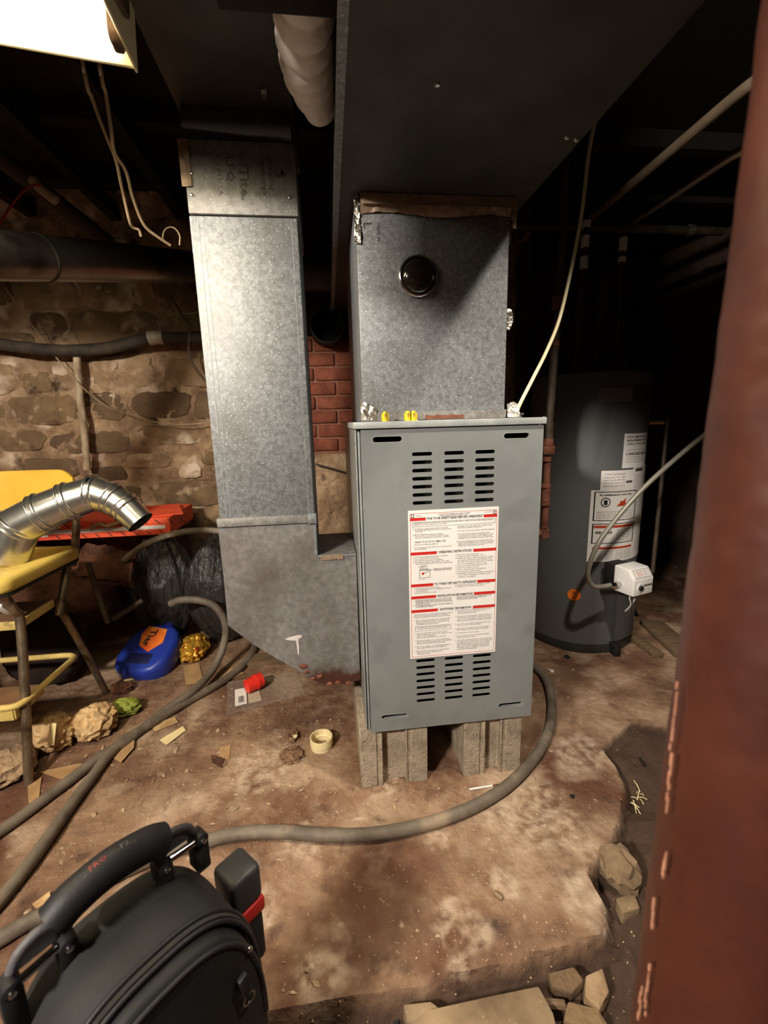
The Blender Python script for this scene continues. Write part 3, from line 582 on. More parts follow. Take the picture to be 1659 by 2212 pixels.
stp.lathe([(.0065, 0), (.0065, .0004), (.003, .0004), (.003, 0)], (p.x + .012, YS, p.z - .004), (0, -1, 0), 12, close=True)
stp.build('round_stamp', STI, up, smooth=0)

# ================================================================ FLEX SLEEVE between the trunks
fp = spline([at(655, -150, 'z', 1.655), at(655, -40, 'z', 1.655), at(657, 60, 'z', 1.653), at(663, 130, 'z', 1.65), at(676, 190, 'z', 1.645), at(694, 238, 'z', 1.64)], 18)
nf = len(fp); rr = [(.0475 if i < 60 else .0475 - .00055 * (i - 60)) * (1 + .15 * (abs(sin(i * .27)) ** .6 - .6)) for i in range(nf)]
MB().tube(fp, rr, 32, rf=lambda i, k: 1 + .03 * noise.noise(Vector((i * .2, k * .5, 3)))).build('flexible_duct', FLEXW, smooth=70, label='white ribbed flexible duct sleeve between the two overhead trunk ducts', cat='duct')
wbk = at(640, 36, 'z', 1.585)
MB().box(-.20, -.030, wbk.y - .06, wbk.y, 1.585, 1.70).build('wood_blocking', WOOD_DARK, bevel=.003, label='dark wood block crossing in front of the white sleeve at the top', cat='wood')

# ================================================================ ROUND DUCT, FLUE STUB
a = at(0, 552, 'y', .42); b_ = at(425, 578, 'y', 1.20); d = (b_ - a).normalized(); a2 = a - d * .75; b2 = b_ + d * .0
ro = thing('round_duct', 'long round galvanized pipe running across the stone wall behind the riser', 'pipe', tuple(a))
MB().tube([a2 + (b2 - a2) * t for t in (0, .2, .4, .6, .8, 1)], .064, 32).build('pipe', M('round pipe steel', (128, 120, 112), (150, 142, 132), scale=6, rough=.30, metal=.85, bump=.04, bscale=100, second=[((76, 62, 52), 5, .55, .15, 6, 2)]), ro, smooth=60)
MB().tube([a + d * .12, a + d * .128], .0665, 32).build('joint_ring', GALV_DARK, ro, smooth=60)
el = MB().tube(spline([at(655, 590, 'y', 1.0), at(690, 592, 'y', 1.0), at(718, 594, 'y', 1.0)], 4), .068, 24)
el.build('pipe_section', GALV_DARK, smooth=60, label='short dull round pipe section above the black flue opening', cat='pipe')
h0 = at(707, 702, 'y', 1.10); fs_ = thing('flue_stub', 'black open flue stub sticking out of the chimney', 'pipe', tuple(h0))
MB().lathe([(.078, 0), (.078, .13), (.072, .13), (.072, .0)], h0, (0, 1, 0), 32, close=True).build('collar', M('sooty flue iron', (34, 28, 24), (50, 42, 36), rough=.7, metal=.3), fs_, smooth=60)
MB().lathe([(.0715, .10), (.0715, .105)], h0, (0, 1, 0), 32).build('dark_bore', INSIDE, fs_)

# ================================================================ PIPES AND CABLES ON THE STONE WALL
def run(name, pts, r, mat, label, cat, n=10, k=8, rf=None, parent=None):
    return MB().tube(spline(pts, k), r, n, rf=rf).build(name, mat, parent, smooth=60, label=label, cat=cat)
wp = [at(-60, 738, 'y', 1.27), at(0, 744, 'y', 1.27), at(120, 757, 'y', 1.27), at(230, 752, 'y', 1.27), at(320, 732, 'y', 1.26), at(395, 730, 'y', 1.26), at(460, 728, 'y', 1.27), at(520, 728, 'y', 1.27)]
wpt = thing('insulated_pipe', 'dusty black insulated pipe sagging along the stone wall', 'pipe', tuple(wp[1]))
MB().tube(spline(wp, 10), .027, 14, rf=lambda i, k: 1 + .06 * noise.noise(Vector((i * .3, k, 0)))).build('sleeve', M('dusty black foam', (40, 33, 27), (74, 62, 50), scale=12, rough=.8, bump=.3), wpt, smooth=60)
MB().tube([at(322, 731, 'y', 1.26), at(336, 729, 'y', 1.26), at(354, 729, 'y', 1.26)], .031, 14, rf=lambda i, k: 1 + .12 * noise.noise(Vector((i * 2, k * .9, 4)))).build('tape_wrap', M('grey wrap', (150, 138, 122), (176, 164, 148), rough=.5, scale=20), wpt)
run('wall_conduit', [at(166, 768, 'y', 1.29), at(172, 850, 'y', 1.30), at(182, 930, 'y', 1.295), at(188, 1015, 'y', 1.29)], .0165, M('flaking whitewashed pipe', (128, 108, 84), (206, 186, 156), scale=20, stretch=(1, 1, .4), rough=.85, bump=.6), 'flaking whitewashed pipe running down the stone wall', 'pipe', rf=lambda i, k: 1 + .18 * noise.noise(Vector((i * .4, k * .9, 4))))
run('wall_wire', [at(10, 620, 'y', 1.27), at(60, 690, 'y', 1.27), at(118, 768, 'y', 1.28), at(195, 852, 'y', 1.27), at(260, 890, 'y', 1.27), at(340, 912, 'y', 1.27), at(400, 917, 'y', 1.27), at(470, 910, 'y', 1.29)], .0028, OLDCABLE, 'thin tan wire drooping in front of the stone wall', 'wire', 6)
run('wall_wire', [at(362, 628, 'y', 1.24), at(395, 685, 'y', 1.24), at(410, 705, 'y', 1.24), at(408, 760, 'y', 1.24), at(425, 800, 'y', 1.25), at(470, 850, 'y', 1.26)], .006, M('dark cable', (70, 56, 44), (98, 80, 62), rough=.7), 'dark cable hanging from the round pipe down the stone wall', 'cable', 6)
run('chimney_wire', [at(682, 1003, 'y', 1.17), at(720, 1013, 'y', 1.17), at(775, 1030, 'y', 1.17)], .005, M('dark iron rod', (48, 36, 30), (60, 48, 40), rough=.6), 'thin dark rod crossing the chimney foot beside the furnace', 'rod', 6)

# ================================================================ FLUORESCENT FIXTURE
fx = thing('fluorescent_fixture', 'lit twin tube fluorescent shop light hanging at upper left', 'lamp', (-.362, -.125, 1.585))
fx.rotation_euler = (0, radians(3.5), radians(4))
FX1 = -.362; FX0 = -1.62; FY1 = -.125; FY0 = -.40; FZ = 1.585; FT = 1.665
prof = [(FY1, FZ), (FY1 - .006, FZ), (FY1 - .030, FZ + .055), (-.225, FT - .005), (-.235, FT - .035), (-.29, FT - .035), (-.30, FT - .005), (FY0 + .030, FZ + .055), (FY0 + .006, FZ), (FY0, FZ), (FY0 + .022, FT), (FY1 - .022, FT)]
MB().prism(prof, lambda a, b: (FX0, a, b), lambda a, b: (FX1, a, b)).build('reflector', REFL, fx, bevel=.0008, seg=1)
MB().box(FX1 - .001, FX1 + .003, FY0, FY1 + .002, FZ - .004, FT + .003).build('end_plate', REFL, fx, bevel=.001, seg=1)
MB().box(FX0 - .003, FX0 + .001, FY0, FY1 + .002, FZ - .004, FT + .003).build('end_plate', REFL, fx, bevel=.001, seg=1)
for ty in (-.172, -.325):
    MB().tube([(FX0 + .03, ty, FZ + .009), (FX1 - .022, ty, FZ + .009)], .0125, 16).build('tube', TUBEM, fx, smooth=60)
    for ex in (FX1 - .012, FX0 + .018):
        MB().prism([(-.020, .062), (-.020, .0), (-.012, -.008), (.012, -.008), (.020, .0), (.020, .062)], lambda a, b: (ex - .007, ty + a, FZ + .004 + b), lambda a, b: (ex + .007, ty + a, FZ + .004 + b)).build('socket', SOCKET, fx, bevel=.002, seg=1)
MB().prism([(-.10, .02), (.075, .026), (.07, -.01), (.02, -.02), (-.02, -.03), (-.08, -.018)], lambda a, b: (FX1 + .004, -.25 + a, FZ + .04 + b), lambda a, b: (FX1 + .012, -.25 + a, FZ + .04 + b)).build('rusty_bracket', SOCKET, fx, bevel=.002, seg=1)
for cx in (-.6, -1.4):
    MB().tube([(cx, -.26, FT), (cx, -.26, 2.06)], .003, 6).build('hanging_chain', SOCKET, fx)
run('hanging_wire', [at(170, 120, 'y', .02) + Vector((0, 0, .42)), at(176, 120, 'y', .02), at(200, 215, 'y', .06), at(228, 290, 'y', .10), at(250, 345, 'y', .14), at(262, 400, 'y', .18), at(278, 470, 'y', .22), at(286, 490, 'y', .24), at(300, 497, 'y', .25), at(305, 510, 'y', .26)], .0035, OLDCABLE, 'tan wire hanging from the fixture, kinked at its lower end', 'wire', 7)
hw = run('hanging_wire', [at(206, 120, 'y', .02) + Vector((0, 0, .42)), at(212, 120, 'y', .02), at(228, 200, 'y', .06), at(240, 280, 'y', .09), at(248, 330, 'y', .12), at(272, 370, 'y', .16), at(288, 430, 'y', .20), at(312, 487, 'y', .24), at(345, 515, 'y', .27), at(368, 530, 'y', .29)], .0037, OLDCABLE, 'tan wire hanging from the fixture and trailing over the round pipe', 'wire', 7)
MB().tube(spline([at(366, 529, 'y', .29), at(352, 515, 'y', .30), at(358, 495, 'y', .30), at(375, 492, 'y', .30), at(388, 508, 'y', .30), at(388, 530, 'y', .30)], 8), .0022, 6).build('curled_end', OLDCABLE, hw, smooth=60)
run('old_pipe', [at(-30, 320, 'y', .9), at(95, 415, 'y', .95), at(240, 530, 'y', 1.0)], .03, M('dim brown pipe', (58, 44, 34), (76, 60, 46), rough=.8), 'dim brown pipe slanting down in the dark behind the fixture', 'pipe')
run('torn_wrap', [at(68, 385, 'y', .80), at(90, 408, 'y', .80), at(125, 436, 'y', .80)], [.004] + [.018] * 14 + [.018, .004], M('pale torn wrap', (150, 130, 108), (170, 150, 126), rough=.8), 'pale torn wrap on the dim pipe left of the hanging wires', 'wrap')
run('red_wire', [at(-20, 520, 'y', .7), at(20, 450, 'y', .72), at(60, 405, 'y', .74), at(90, 400, 'y', .75)], .004, M('red wire', (130, 30, 24), (150, 36, 30), rough=.6), 'thin red wire curving in the dark at far left', 'wire', 6)

# ================================================================ STEP STOOL
ss = thing('step_stool', 'yellow vintage step stool chair with chrome tube legs and fold-out steps', 'stool', (-1.2, .4, 0))
def A(px, py, ax, v): return at(px, py, ax, v)
SX = -.985; SW = .36
def leg(pts, r=.0125): MB().tube(spline(pts, 6), r, 12).build('leg', DULLCHROME, ss, smooth=60)
f0 = floor_z(-.99, .18); f1 = floor_z(-.97, .61)
for dx in (0, -SW):
    leg([(SX + dx, .182, f0 - .001), (SX + dx, .235, .24), (SX + dx, .275, .46), (SX + .0 + dx, .262, .50), (SX - .01 + dx, .235, .575)])
    leg([(-.972 + dx, .618, f1 - .001), (-.976 + dx, .54, .21), (-.98 + dx, .452, .42)], .0115)
    leg([(-.98 + dx, .440, .405), (-.976 + dx, .478, .48), (-.972 + dx, .52, .56)], .0125)
    MB().tube(spline([(-.968 + dx, .535, .545), (-.966 + dx, .565, .60), (-.966 + dx, .60, .70), (-.968 + dx, .62, .78)], 6), .0125, 12).build('back_post', DULLCHROME, ss, smooth=60)
seat_poly = []
for (cx, cy, a0) in ((SX - SW + .03, .26, 180), (SX - .02, .25, 270), (SX - .01, .54, 0), (SX - SW + .02, .54, 90)):
    for k in range(7):
        t = radians(a0 + 15 * k); seat_poly.append((cx + .045 * cos(t), cy + .045 * sin(t)))
MB().prism(seat_poly, lambda a, b: (a, b, .562), lambda a, b: (a, b, .606)).build('seat', YELLOW_SEAT, ss, bevel=.014, seg=3)
MB().prism([(x * .985 + SX * .015 - .002, y) for x, y in seat_poly], lambda a, b: (a, b, .556), lambda a, b: (a, b, .563)).build('seat_trim', BLACKD, ss)
def backf(u, v, off):
    x = SX + .015 - (SW - .0) * u; y = .625 + off + .03 * sin(pi * u); return (x, y, .70 + .165 * v)
bk = MB(); nU, nV = 20, 6
def rnd(u, v):   # rounded corners
    e = .14; w = 1.0
    if v > .5:
        d = max(0, e - min(u, 1 - u)) / e; return v - (v - .5) * .35 * d * d
    d = max(0, e - min(u, 1 - u)) / e; return v + (.5 - v) * .35 * d * d
for off in (0, .012): bk.grid(nU, nV, lambda u, v: backf(u, rnd(u, v), off))
m1 = (nU + 1) * (nV + 1); ring = [i for i in range(nU + 1)] + [(j + 1) * (nU + 1) - 1 for j in range(1, nV + 1)] + [nV * (nU + 1) + i for i in range(nU - 1, -1, -1)] + [j * (nU + 1) for j in range(nV - 1, 0, -1)]
bk.f += [(ring[i], ring[(i + 1) % len(ring)], ring[(i + 1) % len(ring)] + m1, ring[i] + m1) for i in range(len(ring))]
bk.build('backrest', YELLOW, ss, smooth=50)
# upper step
def step(z, y0, y1, x1, th=.022):
    x0 = x1 - SW + .02
    t = MB().box(x0, x1, y0, y1, z - .004, z + .002).build('step_tread', TREAD, ss)
    MB().box(x0, x1, y0 - .004, y0 + .004, z - th, z + .004).box(x1 - .004, x1 + .004, y0, y1, z - th, z + .004).box(x0 - .004, x0 + .004, y0, y1, z - th, z + .004).build('step_rim', YELLOW_OLD, ss, bevel=.002)
step(.455, .285, .45, SX - .012)
lo = [(SX - SW, .20, .235), (SX - .02, .20, .236), (SX - .004, .205, .237), (SX + .006, .222, .238), (SX + .012, .45, .238), (SX + .008, .472, .238), (SX - .01, .485, .238), (SX - .03, .488, .238), (SX - SW, .49, .238)]
MB().tube(lo, .0095, 10).build('footrest_loop', YELLOW_OLD, ss, smooth=60)
step(.225, .20, .33, SX - .012, .028)
MB().obox((SX - .03, .27, .52), (.012, 0, 0), (0, .006, .02), (0, -.02, .02)).build('hinge_bracket', WHITEP, ss, bevel=.002)

# ================================================================ SILVER ELBOW DUCT on the stool
ed = thing('adjustable_elbow_duct', 'shiny segmented galvanized elbow duct lying on the yellow stool seat', 'duct', (-1.0, .4, .61))
ey = .42
ec = [(-6, 1265, .36), (22, 1180, .38), (62, 1125, .40), (128, 1102, .42), (190, 1082, .43), (228, 1090, .43), (268, 1108, .41), (296, 1125, .38)]
ec = [at(28, 1196, 'y', .40)] + [at(40, 1130, 'y', .41)]
pp = [at(18, 1190, 'y', .39), at(38, 1137, 'y', .40), at(92, 1108, 'y', .41), at(150, 1083, 'y', .42), at(203, 1065, 'y', .43), at(244, 1078, 'y', .42), at(270, 1095, 'y', .41), at(301, 1126, 'y', .40)]
R = .060
rads = [.060, .060, .059, .056, .052, .047, .044, .041]
for i in range(len(pp) - 1):
    a, b_ = pp[i], pp[i + 1]; d = (b_ - a).normalized()
    MB().tube([a - d * .006, a, b_, b_ + d * .004], [rads[i], rads[i], rads[i + 1], rads[i + 1]], 32, cap=False).build('segment', SHEET, ed, smooth=60)
    if i > 0:
        d0 = (pp[i] - pp[i - 1]).normalized(); dm_ = (d + d0).normalized()
        mb = MB()
        for o_ in (-.0085, .0085): mb.tube([a + dm_ * (o_ + q_ * .0045) for q_ in (-1, -.6, 0, .6, 1)], [rads[i] - .0005, rads[i] + .0032, rads[i] + .0052, rads[i] + .0032, rads[i] - .0005], 32, cap=False)
        mb.build('bead', SHEET, ed, smooth=80)
dE = (pp[-1] - pp[-2]).normalized()
MB().tube([pp[-1] - dE * .012, pp[-1] - dE * .010], .039, 32).build('dark_bore', INSIDE, ed)
MB().tube([pp[-1], pp[-1] + dE * .006], rads[-1] + .0012, 32, cap=False).build('open_rim', SHEET, ed, smooth=60)
dS = (pp[0] - pp[1]).normalized()
MB().tube([pp[0], pp[0] + dS * .028], .0605, 32).build('base_collar', SHEET, ed, smooth=60)

# ================================================================ JUNK BEHIND THE STOOL
cb = thing('flat_carton', 'battered orange red carton with a white stripe lying against the stone wall', 'box', (-1.1, 1.0, .53))
cy0 = .93
c1 = at(60, 1170, 'y', cy0); c2 = at(372, 1172, 'y', cy0)
MB().box(c1.x - .25, c2.x, cy0, 1.26, c1.z, c1.z + .075).build('box_body', CARTON, cb, bevel=.002, seg=1)
MB().obox((c2.x - .13, 1.05, c1.z + .083), (.13, .04, 0), (-.04, .10, .006), (0, 0, .002)).build('flap', CARTON, cb)
MB().obox((c2.x - .18, 1.1, c1.z + .085), (.05, .02, 0), (-.01, .03, 0), (0, 0, .002)).build('torn_patch', KRAFT, cb)
MB().box(c1.x - .2, c2.x - .02, cy0 - .0016, cy0 - .0004, c1.z + .026, c1.z + .042).build('white_stripe', WHITE, cb)
MB().box(c1.x - .06, c1.x + .085, cy0 - .0026, cy0 - .0017, c1.z + .016, c1.z + .056).build('white_plaque', WHITE, cb)
tx = MB(); put_text(tx, 'ST', c1.x + .018, c1.z + .024, .034, lambda x, y: (x, cy0 - .0030, y), .03)
tx.build('lettering', INK, cb, smooth=0); tx = MB()
for k in range(12):
    x = c1.x + .11 + k * .052; tx.obox((x, cy0 - .0008, c1.z + .058), (.011, 0, -.010), (0, .0004, 0), (.0012, 0, .0012)); tx.obox((x + .01, cy0 - .0008, c1.z + .012), (.008, 0, -.008), (0, .0004, 0), (.0012, 0, .0012))
tag(tx.build('crack_lines', INK, cb, smooth=0), kind='stuff')
MB().tube(spline([at(195, 1142, 'y', .91), at(215, 1132, 'y', .91), at(232, 1136, 'y', .91), at(262, 1126, 'y', .91)], 5), .008, 8).build('twisted_scrap', KRAFT, label='twisted brown scrap lying on the orange carton', cat='scrap')
MB().blob((-1.42, 1.06, .262), (.36, .20, .235), 4, .18, 2.2, 3, flat=.004).build('insulation_heap', FUR, smooth=60, label='brown felt insulation heap beneath the orange carton', cat='insulation')
fl = at(340, 1215, 'y', .80)
MB().grid(26, 12, lambda u, v: (-1.10 + .20 * u, .78 + .10 * v + .02 * fbm(u, v, 1, 3), .535 - .10 * (1 - v) ** 2 - .05 * u + .018 * fbm(u, v, 2, 4))).grid(26, 12, lambda u, v: (-1.10 + .20 * u, .79 + .10 * v + .02 * fbm(u, v, 1, 3), .512 - .10 * (1 - v) ** 2 - .05 * u + .018 * fbm(u, v, 2, 4))).build('felt_flap', FUR, smooth=60, label='brown felt flap drooping over the heap beside the black bags', cat='insulation')
MB().blob((-1.235, .74, .16), (.15, .11, .155), 4, .15, 2.4, 8, flat=.003).build('dark_bundle', DARKCLOTH, smooth=60, label='dark brown cloth bundle on the floor behind the stool legs', cat='bundle')
MB().blob((-1.62, .52, .11), (.20, .14, .115), 3, .2, 2.4, 12, flat=.003).build('dark_bundle', DARKCLOTH, smooth=60, label='dark brown cloth bundle on the floor beneath the stool', cat='bundle')
run('wooden_crutch', [at(190, 1215, 'y', .66), at(207, 1270, 'y', .66), at(233, 1345, 'y', .66)], .010, BPIPE, 'dark metal bar leaning behind the stool beside the felt', 'bar')
run('dark_rod', [at(243, 1338, 'y', .74), at(275, 1318, 'y', .76), at(308, 1296, 'y', .78)], .011, BPIPE, 'dark rod lying across the top of the blue jug', 'rod')
# trash bags: gathered folds
def bagmesh(c, r, seed, neck):
    mb = MB(); nu, nv = 72, 34
    def f(u, v):
        a = 2 * pi * u; t = v
        prof = sin(pi * min(1, t * 1.02)) ** .55 if t < .55 else (sin(pi * t) ** .8) * (1 - .25 * (t - .55))
        fold = 1 + .07 * (abs(noise.noise(Vector((cos(a) * 3.2, sin(a) * 3.2, t * .9 + seed)))) * 2 - .6) * (1 + 1.4 * t) + .03 * noise.noise(Vector((cos(a) * 8, sin(a) * 8, t * 2 + seed)))
        x = c[0] + r[0] * prof * fold * cos(a) + neck[0] * max(0, t - .6); y = c[1] + r[1] * prof * fold * sin(a) + neck[1] * max(0, t - .6)
        z = c[2] + r[2] * 2 * t + .01 * noise.noise(Vector((cos(a) * 2, sin(a) * 2, t * 4 + seed)))
        return (x, y, max(z, .004))
    return mb.grid(nu, nv, f)
bagmesh((-.865, 1.02, .0), (.155, .13, .29), 2.2, (.0, 0)).build('trash_bag', TRASHBAG, smooth=80, label='black trash bag with a knotted top, left of the pair', cat='trash bag')
bagmesh((-.60, .98, .0), (.165, .14, .285), 7.7, (.05, 0)).build('trash_bag', TRASHBAG, smooth=80, label='shiny creased black trash bag against the return duct boot', cat='trash bag')
# blue jug, lying back with its label up
jg = thing('detergent_jug', 'blue plastic detergent jug with an orange label lying on the floor', 'jug', tuple(at(322, 1378, 'y', .80)), rz=-.25)
jg.location.z = .004
jp = []
for k in range(28):
    a = 2 * pi * k / 28; e = (abs(cos(a)) ** 3 + abs(sin(a)) ** 3) ** (-1 / 3); x = .115 * e * cos(a); y = .125 * e * sin(a)
    if y > .04: x *= 1 - 1.2 * (y - .04)
    jp.append((x, y))
tilt = lambda x, y, z_: (x, y * cos(.42) - z_ * sin(.42), .055 + y * sin(.42) + z_ * cos(.42))
MB().prism(jp, lambda a, b: tilt(a, b, -.045), lambda a, b: tilt(a, b, .05)).build('body', BLUE, jg, bevel=.026, seg=4, local=True)
MB().prism([(-.048, -.085), (.052, -.085), (.052, -.035), (-.048, -.035)], lambda a, b: tilt(a, b, .045), lambda a, b: tilt(a, b, .0508)).build('hand_grip', M('deep blue hollow', (10, 16, 60), (14, 22, 70), rough=.6), jg, local=True, bevel=.002)
MB().prism([(-.050, .105), (.045, .09), (.062, .02), (.02, -.028), (-.035, .0), (-.058, .06)], lambda a, b: tilt(a, b, .049), lambda a, b: tilt(a, b, .0512)).build('label', JUGLBL, jg, local=True)
tx = MB(); put_text(tx, 'Tier', 0, 0, .050, lambda x, y: tilt(-.012 + y * .9 - .012, .085 - x, .0522), .03); tx.build('lettering', INK, jg, local=True, smooth=0)
MB().lathe([(.024, 0), (.026, .01), (.024, .035)], tilt(0, .118, 0), (0, cos(.42), sin(.42)), 16).build('neck', BLUE, jg, local=True)
# hose going over the bags
run('upper_hose', [at(268, 1210, 'y', .82), at(290, 1192, 'y', .80), at(325, 1170, 'y', .76), at(375, 1153, 'y', .74), at(430, 1146, 'y', .72), at(500, 1148, 'y', .70)], .0125, HOSE, 'dusty hose lying over the black trash bags toward the return duct', 'hose')
MB().box(-.47, -.30, .72, .80, .0, .02).build('flat_board', WOOD, bevel=.002, label='flat dark board on the floor behind the duct boot', cat='board')

# ================================================================ HOSES ON THE FLOOR
def floor_pts(pl_, r, lift=None):
    out = []
    for i, (px, py) in enumerate(pl_):
        h = (lift[i] if lift else 0); q = at(px, py, 'z', r + h)
        fz = floor_z(q.x, q.y); q = at(px, py, 'z', max(fz, 0 if h else fz) + r + h); out.append(q)
    return out
def hose(name, pl_, r, label, lift=None, mat=HOSE, tail=()):
    P = spline(floor_pts(pl_, r, lift) + [at(q[0], q[1], 'y', .72 + .01 * i) for i, q in enumerate(tail)], 10)
    return MB().tube(P, r, 14, rf=lambda i, k: 1 + .02 * ((i + k) % 2)).build(name, mat, smooth=60, label=label, cat='hose', group=None)
hose('grey_hose', [(-80, 1850), (0, 1796), (110, 1716), (210, 1640), (285, 1592), (350, 1540), (420, 1490), (462, 1443)], .0145, 'grey hose from left edge looping round beside the blue jug', lift=[0, 0, 0, 0, 0, .002, .022, .032], tail=[(484, 1390), (486, 1345), (464, 1310), (430, 1297), (392, 1296), (368, 1304)])
hose('grey_hose', [(-80, 2030), (0, 1945), (75, 1850), (135, 1765), (190, 1690), (250, 1615), (318, 1568), (400, 1518), (470, 1478), (520, 1442), (545, 1410), (552, 1385), (548, 1370)], .0150, 'grey hose from lower left edge passing to the duct boot', lift=[0] * 10 + [0, 0, 0])
hose('grey_hose', [(-60, 2062), (0, 2028), (60, 1992), (150, 1945), (260, 1885), (370, 1838), (440, 1818), (520, 1800), (610, 1797), (700, 1804), (780, 1804), (870, 1792), (960, 1768), (1040, 1734), (1110, 1686), (1165, 1622), (1190, 1560), (1190, 1500), (1175, 1460), (1150, 1437), (1130, 1425)], .0155, 'long grey hose curving in front of and round the furnace')

# ================================================================ LITTER ON THE FLOOR
DIRT = M('crumbly dirt', (96, 66, 46), (160, 126, 96), scale=50, rough=.95, bump=1, bscale=90, bdist=.012)
def crumple(name, px, py, rad, mat, label, seed, z=.0, lev=4):
    p = at(px, py, 'z', rad[2] * .9 + z)
    return MB().blob((p.x, p.y, rad[2] * .92 + z + .002), rad, lev, .34 if mat is not DIRT else .6, 2.3 if mat is not DIRT else 4.5, seed, ridged=True, flat=floor_z(p.x, p.y) + .001 + z).build(name, mat, smooth=25, label=label, cat='paper')
c_ = crumple('crumpled_bag', 112, 1585, (.060, .052, .050), PAPER, 'crumpled tan paper bag with a pale torn strip, by the stool leg', 5)
tape(lambda u, v: Vector(at(108 + 14 * u, 1562 + 42 * v, 'y', .285)) + Vector((0, -.012 * v, 0)), 6, 8, .002, 31, PALEP, 'pale_strip', c_)
crumple('crumpled_bag', 205, 1560, (.055, .06, .045), PAPER, 'crumpled tan paper wad under the twin hoses', 9)
crumple('green_wrapper', 268, 1530, (.050, .035, .024), GREENP, 'green and dark crumpled snack wrapper against the hose', 14)
crumple('gold_wrapper', 418, 1400, (.052, .075, .045), GOLDP, 'gold and red crumpled wrapper inside the hose loop', 17)
crumple('debris_clump', 262, 1487, (.035, .025, .018), FUR, 'brown matted debris clump by the rear stool leg', 21, lev=3)
crumple('plaster_lump', 10, 1655, (.07, .07, .035), MORTAR, 'pale broken plaster lump at the left edge under the stool', 24, lev=3)
crumple('debris_clump', 630, 1632, (.030, .028, .006), DIRT, 'flat crumbly dirt clump beside the cream coupling', 25, lev=3)
crumple('debris_clump', 632, 1590, (.014, .022, .008), DIRT, 'small dirt clump topped by a pale chip, left of the coupling', 26, lev=3)
crumple('rubble_stone', 1338, 1878, (.035, .045, .035), SLAB2, 'rounded rubble stone in the broken gap beside the red column', 27, lev=3, z=-.04)
def scrap(name, pxs, mat, label, cat='scrap', th=.0012, z=.0, curl=.0):
    P = [at(px, py, 'z', z) for px, py in pxs]; fz = max(floor_z(q.x, q.y) for q in P) + .0008 + z; n = len(P)
    zs = [fz + curl * abs(sin(i * 1.9)) for i in range(n)]
    mb = MB().add([(q.x, q.y, zs[i]) for i, q in enumerate(P)] + [(q.x, q.y, zs[i] + th) for i, q in enumerate(P)], [tuple(range(n))[::-1], tuple(range(n, 2 * n))] + [(i, (i + 1) % n, n + (i + 1) % n, n + i) for i in range(n)])
    return mb.build(name, mat, smooth=0, label=label, cat=cat)
scrap('cardboard_scrap', [(395, 1440), (430, 1432), (440, 1475), (402, 1480)], KRAFT, 'square tan cardboard scrap under the gold wrapper')
scrap('cardboard_scrap', [(85, 1668), (170, 1650), (215, 1655), (150, 1690)], KRAFT, 'tan cardboard strip on the floor right of the near stool leg')
scrap('paper_scrap', [(345, 1600), (395, 1572), (402, 1580), (360, 1612)], PALEP, 'pale curled paper sliver just below the twin hoses', curl=.004)
scrap('paper_scrap', [(325, 1565), (378, 1552), (385, 1562), (335, 1582)], PAPER, 'rough tan paper chip beneath the twin hoses near the wrapper', curl=.004)
scrap('cardboard_scrap', [(245, 1640), (292, 1595), (290, 1620), (262, 1652)], KRAFT, 'folded tan scrap poking from under the lower hose', curl=.008)
scrap('cardboard_scrap', [(60, 1700), (90, 1680), (82, 1745), (62, 1735)], KRAFT, 'narrow tan scrap on the floor at the near stool foot')
scrap('paper_scrap', [(168, 1668), (192, 1655), (200, 1662), (176, 1675)], PALEP, 'tiny pale scrap between the two hoses')
scrap('leaf_scrap', [(470, 1470), (500, 1445), (528, 1456), (500, 1470)], KRAFT, 'brown leaf-like scrap beside the plastic package', curl=.006)
scrap('leaf_scrap', [(455, 1632), (486, 1638), (480, 1660), (458, 1648)], FUR, 'thin reddish flake on the open floor left of the coupling')
scrap('paper_scrap', [(476, 1615), (498, 1610), (495, 1642), (472, 1636)], KRAFT, 'small tan rectangular scrap on the open floor left of the clump')
scrap('leaf_scrap', [(70, 1955), (108, 1932), (112, 1950), (85, 1975)], PAPER, 'pale dry flake by the bag handle', curl=.006)
# round stick bits
def stick(name, a, b, r, mat, label, cat='stick', z=0):
    p, q = at(*a, 'z', r), at(*b, 'z', r); p.z = floor_z(p.x, p.y) + r + .0005 + z; q.z = floor_z(q.x, q.y) + r + .0005 + z
    return MB().tube([p, q], r, 8).build(name, mat, label=label, cat=cat)
stick('white_stick', (1014, 1706), (1064, 1696), .0026, WHITEP, 'thin white plastic stick on the floor in front of the right block')
stick('brown_twig', (1064, 1696), (1088, 1691), .0022, FUR, 'thin brown twig continuing from the white stick')
stick('cigarette_stub', (268, 1474), (303, 1464), .006, PALEP, 'pale round stub lying by the rear stool leg', 'stub')
stick('wood_bit', (225, 1486), (262, 1476), .005, WOOD, 'tan wood bit touching the rear stool foot')
stick('chalk_bit', (1068, 1930), (1085, 1945), .004, SLAB2, 'tan chip lying on the open floor right of centre', 'chip')
stick('pale_stick', (1180, 2145), (1222, 2150), .007, WOOD, 'pale stick end in the broken gap at the bottom', 'stick', .012)
stick('nail', (1395, 1640), (1383, 1624), .003, BLACKD, 'short black nail on the floor beside the red column', 'nail')
def small(name, px, py, prof, mat, label, cat, ax=(0, 0, 1), lift=0):
    p = at(px, py, 'z', lift); p.z = floor_z(p.x, p.y) + lift
    return MB().lathe(prof, p, ax, 16).build(name, mat, label=label, cat=cat)
small('black_nut', 1236, 1722, [(.006, 0), (.0065, .003), (.005, .005)], BLACKD, 'small black nut on the slab right of the hose', 'nut')
small('grey_washer', 1192, 1451, [(.008, 0), (.0085, .006), (.004, .0065), (.004, .003)], WHITEP, 'small pale plug on the floor between furnace and water heater', 'plug')
small('screw_cap', 855, 2164, [(.006, 0), (.0062, .002), (.003, .002)], BLACKD, 'tiny dark hole-like cap near the slab edge at the bottom', 'cap')
